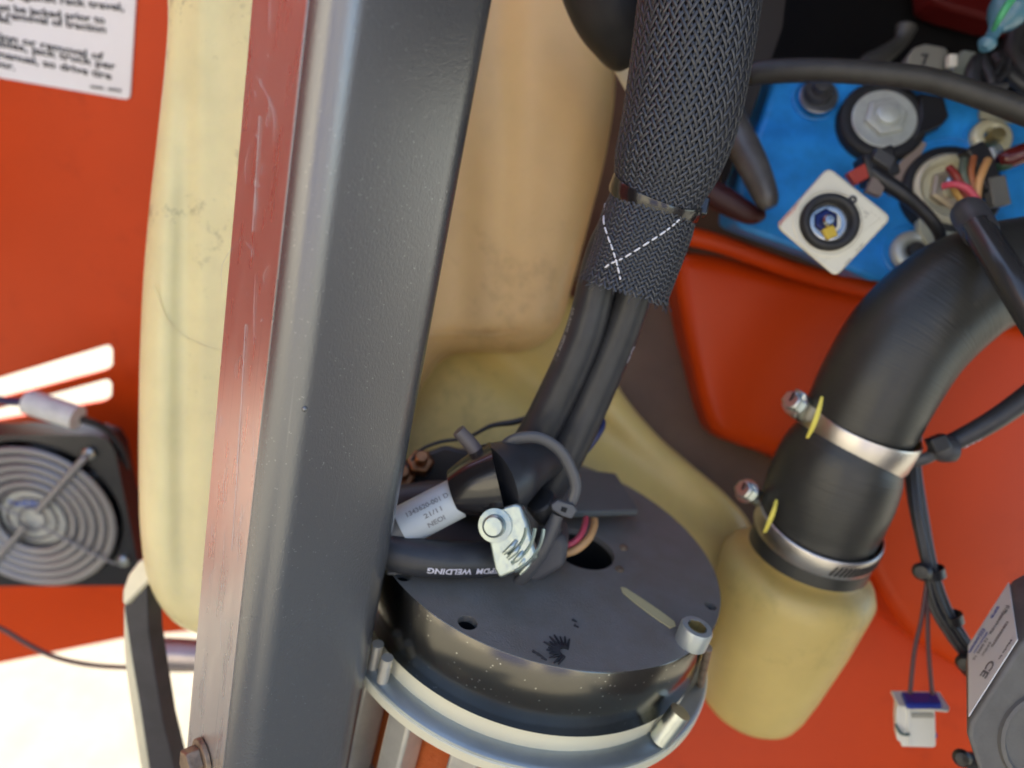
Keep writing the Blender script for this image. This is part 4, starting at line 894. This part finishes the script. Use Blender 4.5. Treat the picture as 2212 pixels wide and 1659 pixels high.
for (a, b), (c, d) in (((1776, 568), (1900, 473)), ((1762, 556), (1876, 468)), ((1748, 545), (1772, 526)), ((1733, 532), (1750, 520))):
    MB().tube([XP.at(a, b, .0001), XP.at(c, d, .0001)], .00028, seg=6).build('moulded_line', CREAM, wm)

# ---------------------------------------------------------------- dark cavity, upper right
cav = thing('cavity_shade_panel', 'black sheet standing in for the deep shade behind the upper right wiring', 'panel', P(1900, 100, .64))
mb = MB(); mb.prism([P(a, b, .64) for a, b in [(1440, -500), (2600, -500), (2600, 420), (1440, 420)]], (0, 0, -.01)); mb.build('sheet', mat('cavity black', (.005, .005, .006), .7, spec=.2), cav)  # near-black sheet paints the deep shade of the cavity
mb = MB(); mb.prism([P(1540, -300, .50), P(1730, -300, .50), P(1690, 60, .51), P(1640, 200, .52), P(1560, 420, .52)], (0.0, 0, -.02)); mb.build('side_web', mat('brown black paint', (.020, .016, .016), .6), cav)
mb = MB(); mb.prism([P(a, b, .60) for a, b in [(2005, -60), (2400, -60), (2400, 60), (2212, 48), (2147, 42), (2060, 18), (2015, 2)]], (0, 0, -.03)); tag(mb.build('red_beam', REDIN, bevel=.004), 'dark red beam at the very top right corner in shade', 'beam')  # shade on the beam put into its dark red
tag(MB().ptube([(1540, 200, .50, 34), (1592, 290, .49, 34), (1628, 360, .48, 32), (1655, 425, .475, 26), (1664, 448, .474, 16)], seg=28).build('curved_bar', mat('dark worn bar', (.16, .15, .14), .4, .3, var=.4, vscale=60)), 'blurred dark metal bar curving down right of the braided sleeve', 'bar')
tag(MB().ptube([(1500, 395, .49, 26), (1560, 430, .49, 28), (1620, 462, .49, 22), (1650, 462, .49, 12)], seg=24).build('red_lever', mat('dull red lever', (.045, .008, .008), .5)), 'dull red lever end beside the sleeve below the curved bar', 'lever')
gb = thing('grey_relay', 'larger grey relay block above the rubber tube', 'relay', P(2000, 150, .50), 'grey relay blocks above the tube')
mb = MB(); mb.prism([P(a, b, .50) for a, b in [(1952, 165), (1962, 120), (1975, 100), (2000, 92), (2045, 100), (2052, 112), (2042, 150), (2020, 160)]], (.002, -.004, -.03)); mb.build('body', mat('warm grey plastic', (.20, .20, .18), .5, bump=.1), gb, bevel=.002)
MB().box(P(2055, 133, .494), V((.003, 0, 0)), V((0, .0045, 0)), V((0, 0, .003))).build('white_tab', WHITEP, gb, bevel=.001)
mb = MB(); mb.text('7', P(1990, 140, .4995), V((1, 0, 0)), V((0, 1, 0)), height=.008); mb.build('lettering', INK, gb, smooth=False)
gb = thing('grey_relay', 'smaller pale grey relay block right of the larger one', 'relay', P(2080, 150, .50), 'grey relay blocks above the tube')
mb = MB(); mb.prism([P(a, b, .50) for a, b in [(2056, 160), (2062, 128), (2080, 105), (2112, 110), (2108, 135), (2090, 165)]], (.002, -.004, -.03)); mb.build('body', mat('pale grey plastic', (.26, .29, .27), .45), gb, bevel=.002)
hn = thing('wire_bundle', 'tangle of black wires right of the grey relay blocks', 'wire bundle', P(2120, 200, .48))
for pth, r in (([(2112, 130, .49), (2100, 160, .485), (2108, 210, .48)], 16), ([(2120, 125, .488), (2138, 165, .482), (2150, 195, .48), (2212, 232, .47), (2290, 280, .46)], 11), ([(2165, 130, .49), (2150, 158, .485), (2140, 172, .483)], 6),
               ([(2180, 130, .49), (2176, 155, .486), (2155, 175, .484)], 6), ([(2100, 205, .48), (2140, 188, .478), (2175, 184, .478)], 8), ([(1960, 180, .50), (2030, 178, .495), (2100, 186, .49)], 14), ([(2150, 120, .50), (2190, 170, .49), (2260, 215, .485)], 14), ([(2200, 60, .50), (2190, 120, .50), (2240, 180, .49)], 22)):
    MB().tube([P(*q) for q in pth], px(r, .48), seg=14).build('wire', CABLE, hn)
tag(MB().prism([BP.at(a, b, .003) for a, b in [(2168, 198), (2300, 198), (2300, 280), (2215, 245)]], -BPn * .004).build('beige_plate', mat('beige plate', (.45, .42, .34), .5), bevel=.001), 'beige plate at the right edge above the rubber tube', 'plate')
bt = thing('blue_bulb', 'translucent blue bulb with a green stripe hanging at the top right corner', 'bulb', P(2150, 80, .46))
CY = mat('blue grey translucent', (.10, .26, .38), .25, coat=.4)
MB().ptube([(2215, -25, .47, 22), (2195, -2, .47, 36), (2180, 22, .47, 42), (2165, 44, .47, 32), (2152, 62, .47, 16), (2140, 82, .47, 14), (2132, 95, .47, 19), (2124, 106, .47, 10)], seg=32).build('bulb', CY, bt)
MB().ptube([(2205, -25, .442, 7), (2176, 12, .442, 8), (2158, 42, .446, 7), (2146, 64, .455, 5)], seg=10).build('green_stripe', mat('mint stripe', (.08, .45, .22), .4), bt)
dk = thing('dark_fitting', 'barely visible dark jointed fitting deep in the cavity left of the relays', 'fitting', P(1880, 120, .58))
MB().ptube([(1860, 180, .57, 18), (1872, 140, .57, 20), (1905, 122, .57, 20), (1945, 90, .57, 16), (1958, 60, .57, 22)], seg=20).build('arm', mat('dim steel', (.10, .10, .10), .45, .5), dk)

# ---------------------------------------------------------------- right side cable + harness + connectors
rc = thing('branch_cable', 'black cable with white print coming in from the right edge above the harness', 'cable', P(2100, 930, .44))
rcp = [(2340, 760, .42), (2212, 862, .43), (2140, 912, .435), (2080, 945, .44), (2030, 968, .443)]
MB().tube([P(*q) for q in rcp], [px(r, .435) for r in (24, 23, 22, 21, 19)], seg=28).build('jacket', CABLE, rc)
m_ = cable_print('AWM 300V   TEMP 105   E1234', [P(*q) for q in rcp[::-1]], px(21, .435), .012, (.35, -.75, .55), .0032); kind(m_.build('lettering', WINK, rc, smooth=False))
zt3 = thing('cable_tie', 'black cable tie knotted round the branch cable beside the upper hose clamp', 'cable tie', P(2010, 985, .44), 'cable ties')
MB().ptube([(2060, 972, .436, 26), (2038, 970, .436, 29), (2020, 962, .436, 24)], seg=20).build('wrap', GREYP, zt3)
MB().box(P(2026, 958, .428), V((.005, .002, 0)), V((-.002, .0045, 0)), V((0, 0, .004))).build('ratchet_head', DARKP, zt3, bevel=.001)
MB().ptube([(2030, 975, .435, 12), (1995, 992, .436, 13), (1958, 1002, .44, 10)], seg=14, flat=.6).build('strap', GREYP, zt3)
hs = thing('wire_harness', 'bundle of dark wires hanging down right of the hose to the grey box', 'wire harness', P(2040, 1400, .46))
base = [(1972, 940, .475, 0), (1972, 1010, .47, 0), (1983, 1100, .462, 0), (2008, 1225, .455, 0), (2030, 1310, .452, 0), (2068, 1375, .448, 0), (2105, 1430, .445, 0), (2130, 1500, .44, 0)]
offs = [(-15, 0), (-6, -.004), (5, -.005), (15, -.002), (0, .004), (9, .003), (-10, .003)]
for k, (o_, dz) in enumerate(offs):
    ph = k * 1.3
    MB().ptube([(a + o_ * (1 if i != 3 else .65) + 3 * math.sin(ph + i), b, c + dz, 6.6) for i, (a, b, c, _) in enumerate(base)], seg=12, res=8).build('wire', CABLE if k % 3 else GREYP, hs)
for c_, w_, r_, hd_, lbl in (((2010, 1236, .452), 24, 30, (1992, 1234, .446), 'middle black cable tie of the harness, where the connector wires branch'), ((2052, 1335, .450), 22, 27, None, 'black tape wrap on the harness below the middle tie'), ((2112, 1440, .442), 22, 34, (2086, 1432, .438), 'black cable tie at the harness end against the grey box')):
    o = thing('cable_tie', lbl, 'cable tie', P(*c_), 'cable ties'); q = P(*c_)
    MB().lathe(q, V((.25, -1, -.05)), [(px(r_ - 4, .45), -.003), (px(r_ - 1, .45), -.003), (px(r_ - 1, .45), .003), (px(r_ - 4, .45), .003)], 32).build('strap', DARKP, o)
    if hd_: MB().lathe(P(*hd_), V((-.6, 0, .8)), [(1e-5, -.004), (.0052, -.003), (.006, .001), (.004, .0045), (1e-5, .005)], 16).build('ratchet_head', DARKP, o)
hc = thing('white_connector', 'white plug with a blue seal hanging on two dark wires', 'connector', P(1990, 1615, .45))
WIR = mat('purple brown wire', (.10, .045, .055), .5)
for pth in ([(2004, 1245, .452), (1992, 1330, .452), (1975, 1410, .452), (1966, 1498, .452)], [(2006, 1245, .453), (2004, 1330, .453), (2006, 1410, .453), (2014, 1500, .453)]): MB().tube([P(*q) for q in pth], px(4.6, .452), seg=12, res=8).build('wire', WIR, hc)
mb = MB(); mb.prism([P(a, b, .447) for a, b in [(1938, 1524), (2020, 1524), (2022, 1612), (2018, 1616), (1948, 1614), (1946, 1604), (1938, 1600), (1936, 1560)]], (0.003, .002, -.009)); body_ = mb.build('housing', WHITEP, hc, bevel=.0012)
mb = MB(); mb.prism([P(1925, 1492, .462), P(1945, 1492, .462), P(2030, 1494, .462), P(2052, 1528, .444), P(2050, 1537, .444), P(1942, 1526, .444)], (0, -.0015, -.0015)); mb.build('collar', WHITEP, hc, bevel=.0006)
mb = MB(); mb.prism([P(1946, 1494, .458), P(2024, 1495, .458), P(2036, 1520, .443), P(1958, 1520, .443)], (0, -.004, 0)); mb.build('blue_seal', mat('royal blue seal', (.02, .04, .32), .4), hc, bevel=.0012)
mb = MB(); mb.prism([P(a, b, .4450) for a, b in [(1962, 1526), (1968, 1526), (1968, 1612), (1962, 1612)]], (0, 0, -.003)); mb.build('rib', WHITEP, hc, bevel=.0004)
mb = MB(); mb.prism([P(a, b, .4455) for a, b in [(1972, 1543), (2018, 1543), (2018, 1551), (1972, 1551)]], (0, 0, -.0015)); mb.build('recess_bar', mat('shadow grey', (.40, .39, .34), .5), hc)
MB().ptube([(1935, 1565, .4455, 2.5), (1944, 1582, .4445, 3), (1955, 1587, .444, 3), (1965, 1586, .444, 3)], seg=8).build('lock_lever', mat('teal lever', (.03, .08, .08), .4), hc)
MB().lathe(P(2021, 1588, .45), V((1, 0, .2)), [(1e-5, .001), (.0016, .0005), (.0016, -.001)], 12).build('blue_pin', MATS['royal blue seal'], hc)

# ---------------------------------------------------------------- grey labelled box
gx = thing('grey_actuator_box', 'grey cast box with a white printed label at the lower right edge', 'control box', P(2180, 1660, .37))
F1 = P(2204, 1388, .345); F2 = P(2093, 1562, .345); E_ = P(2186, 1250, .400) - F1
fp = [F1, F2, P(2089, 1592, .345), P(2112, 1664, .345), P(2180, 1900, .345), P(2600, 1900, .345), P(2600, 1300, .345), P(2290, 1345, .345)]
mb = MB(); mb.prism(fp, E_); mb.build('housing', GREYC, gx, bevel=.003, bseg=4)
nl = (F2 - F1).cross(E_).normalized()
if nl.dot(-F1) < 0: nl = -nl
mb = MB(); a1 = F1.lerp(F2, .02) + E_ * .05 + nl * .0003; a2 = F1.lerp(F2, .98) + E_ * .05 + nl * .0003
mb.prism([a1, a2, a2 + E_ * .93 - (F2 - F1) * .02, a1 + E_ * .93 + (F2 - F1) * .03], nl * .0004); lbx = mb.build('label', WHITEL, gx, smooth=False)
xl = (F1 - F2).normalized(); yl = nl.cross(xl); 
if yl.dot(E_) > 0: xl2 = -xl
dn = (F2 - F1).normalized(); Ed = E_.normalized(); LW = (F2 - F1).length; EH = E_.length
def ltext(m, body, t0, e0, w, h): m.text(body, F1 + dn * (LW * t0) + E_ * (e0 + h / EH) + nl * .0010, dn, nl.cross(dn), size_w=w, height=h)
mb = MB(); ltext(mb, 'CE', .52, .18, .010, .0085); ltext(mb, '1084905070', .16, .42, .016, .0030); ltext(mb, '24VDC', .50, .50, .009, .0028); ltext(mb, '130849102L  12 0495 16', .20, .62, .032, .0034); ltext(mb, '(US) c', .12, .60, .008, .005); ltext(mb, 'Made in', .12, .12, .012, .0026)
kind(mb.build('lettering', GINK, lbx, smooth=False))
mb = MB(); ltext(mb, 'SPS', .30, .82, .008, .0036); ltext(mb, '(((ooon', .62, .80, .016, .0050); ltext(mb, 'electronic', .55, .70, .014, .0028); kind(mb.build('blue_lettering', BINK, lbx, smooth=False))
cR = P(2262, 1600, .3445)
MB().lathe(cR, ZC, [(px(108, .345), -.004), (px(104, .345), .0015), (px(96, .345), .002), (px(90, .345), .0005), (px(84, .345), -.012), (1e-5, -.012)], 80).build('round_boss', GREYC, gx, autos=50)
MB().lathe(cR, ZC, [(px(74, .345), -.002), (px(60, .345), -.001), (px(58, .345), -.010)], 64).build('inner_boss', DARKP, gx)
ks = thing('tie_stub', 'black knobbed cable tie end under the grey box at the bottom right', 'cable tie', P(2090, 1650, .41), 'cable ties')
MB().lathe(P(2078, 1637, .41), V((-.5, .2, .8)), [(1e-5, -.004), (.0045, -.003), (.0052, .001), (.0035, .004), (1e-5, .0045)], 16).build('ratchet_head', DARKP, ks)
MB().ptube([(2085, 1642, .412, 14), (2110, 1650, .415, 22), (2130, 1690, .415, 26), (2150, 1760, .415, 28)], seg=20).build('bundle', CABLE, ks)
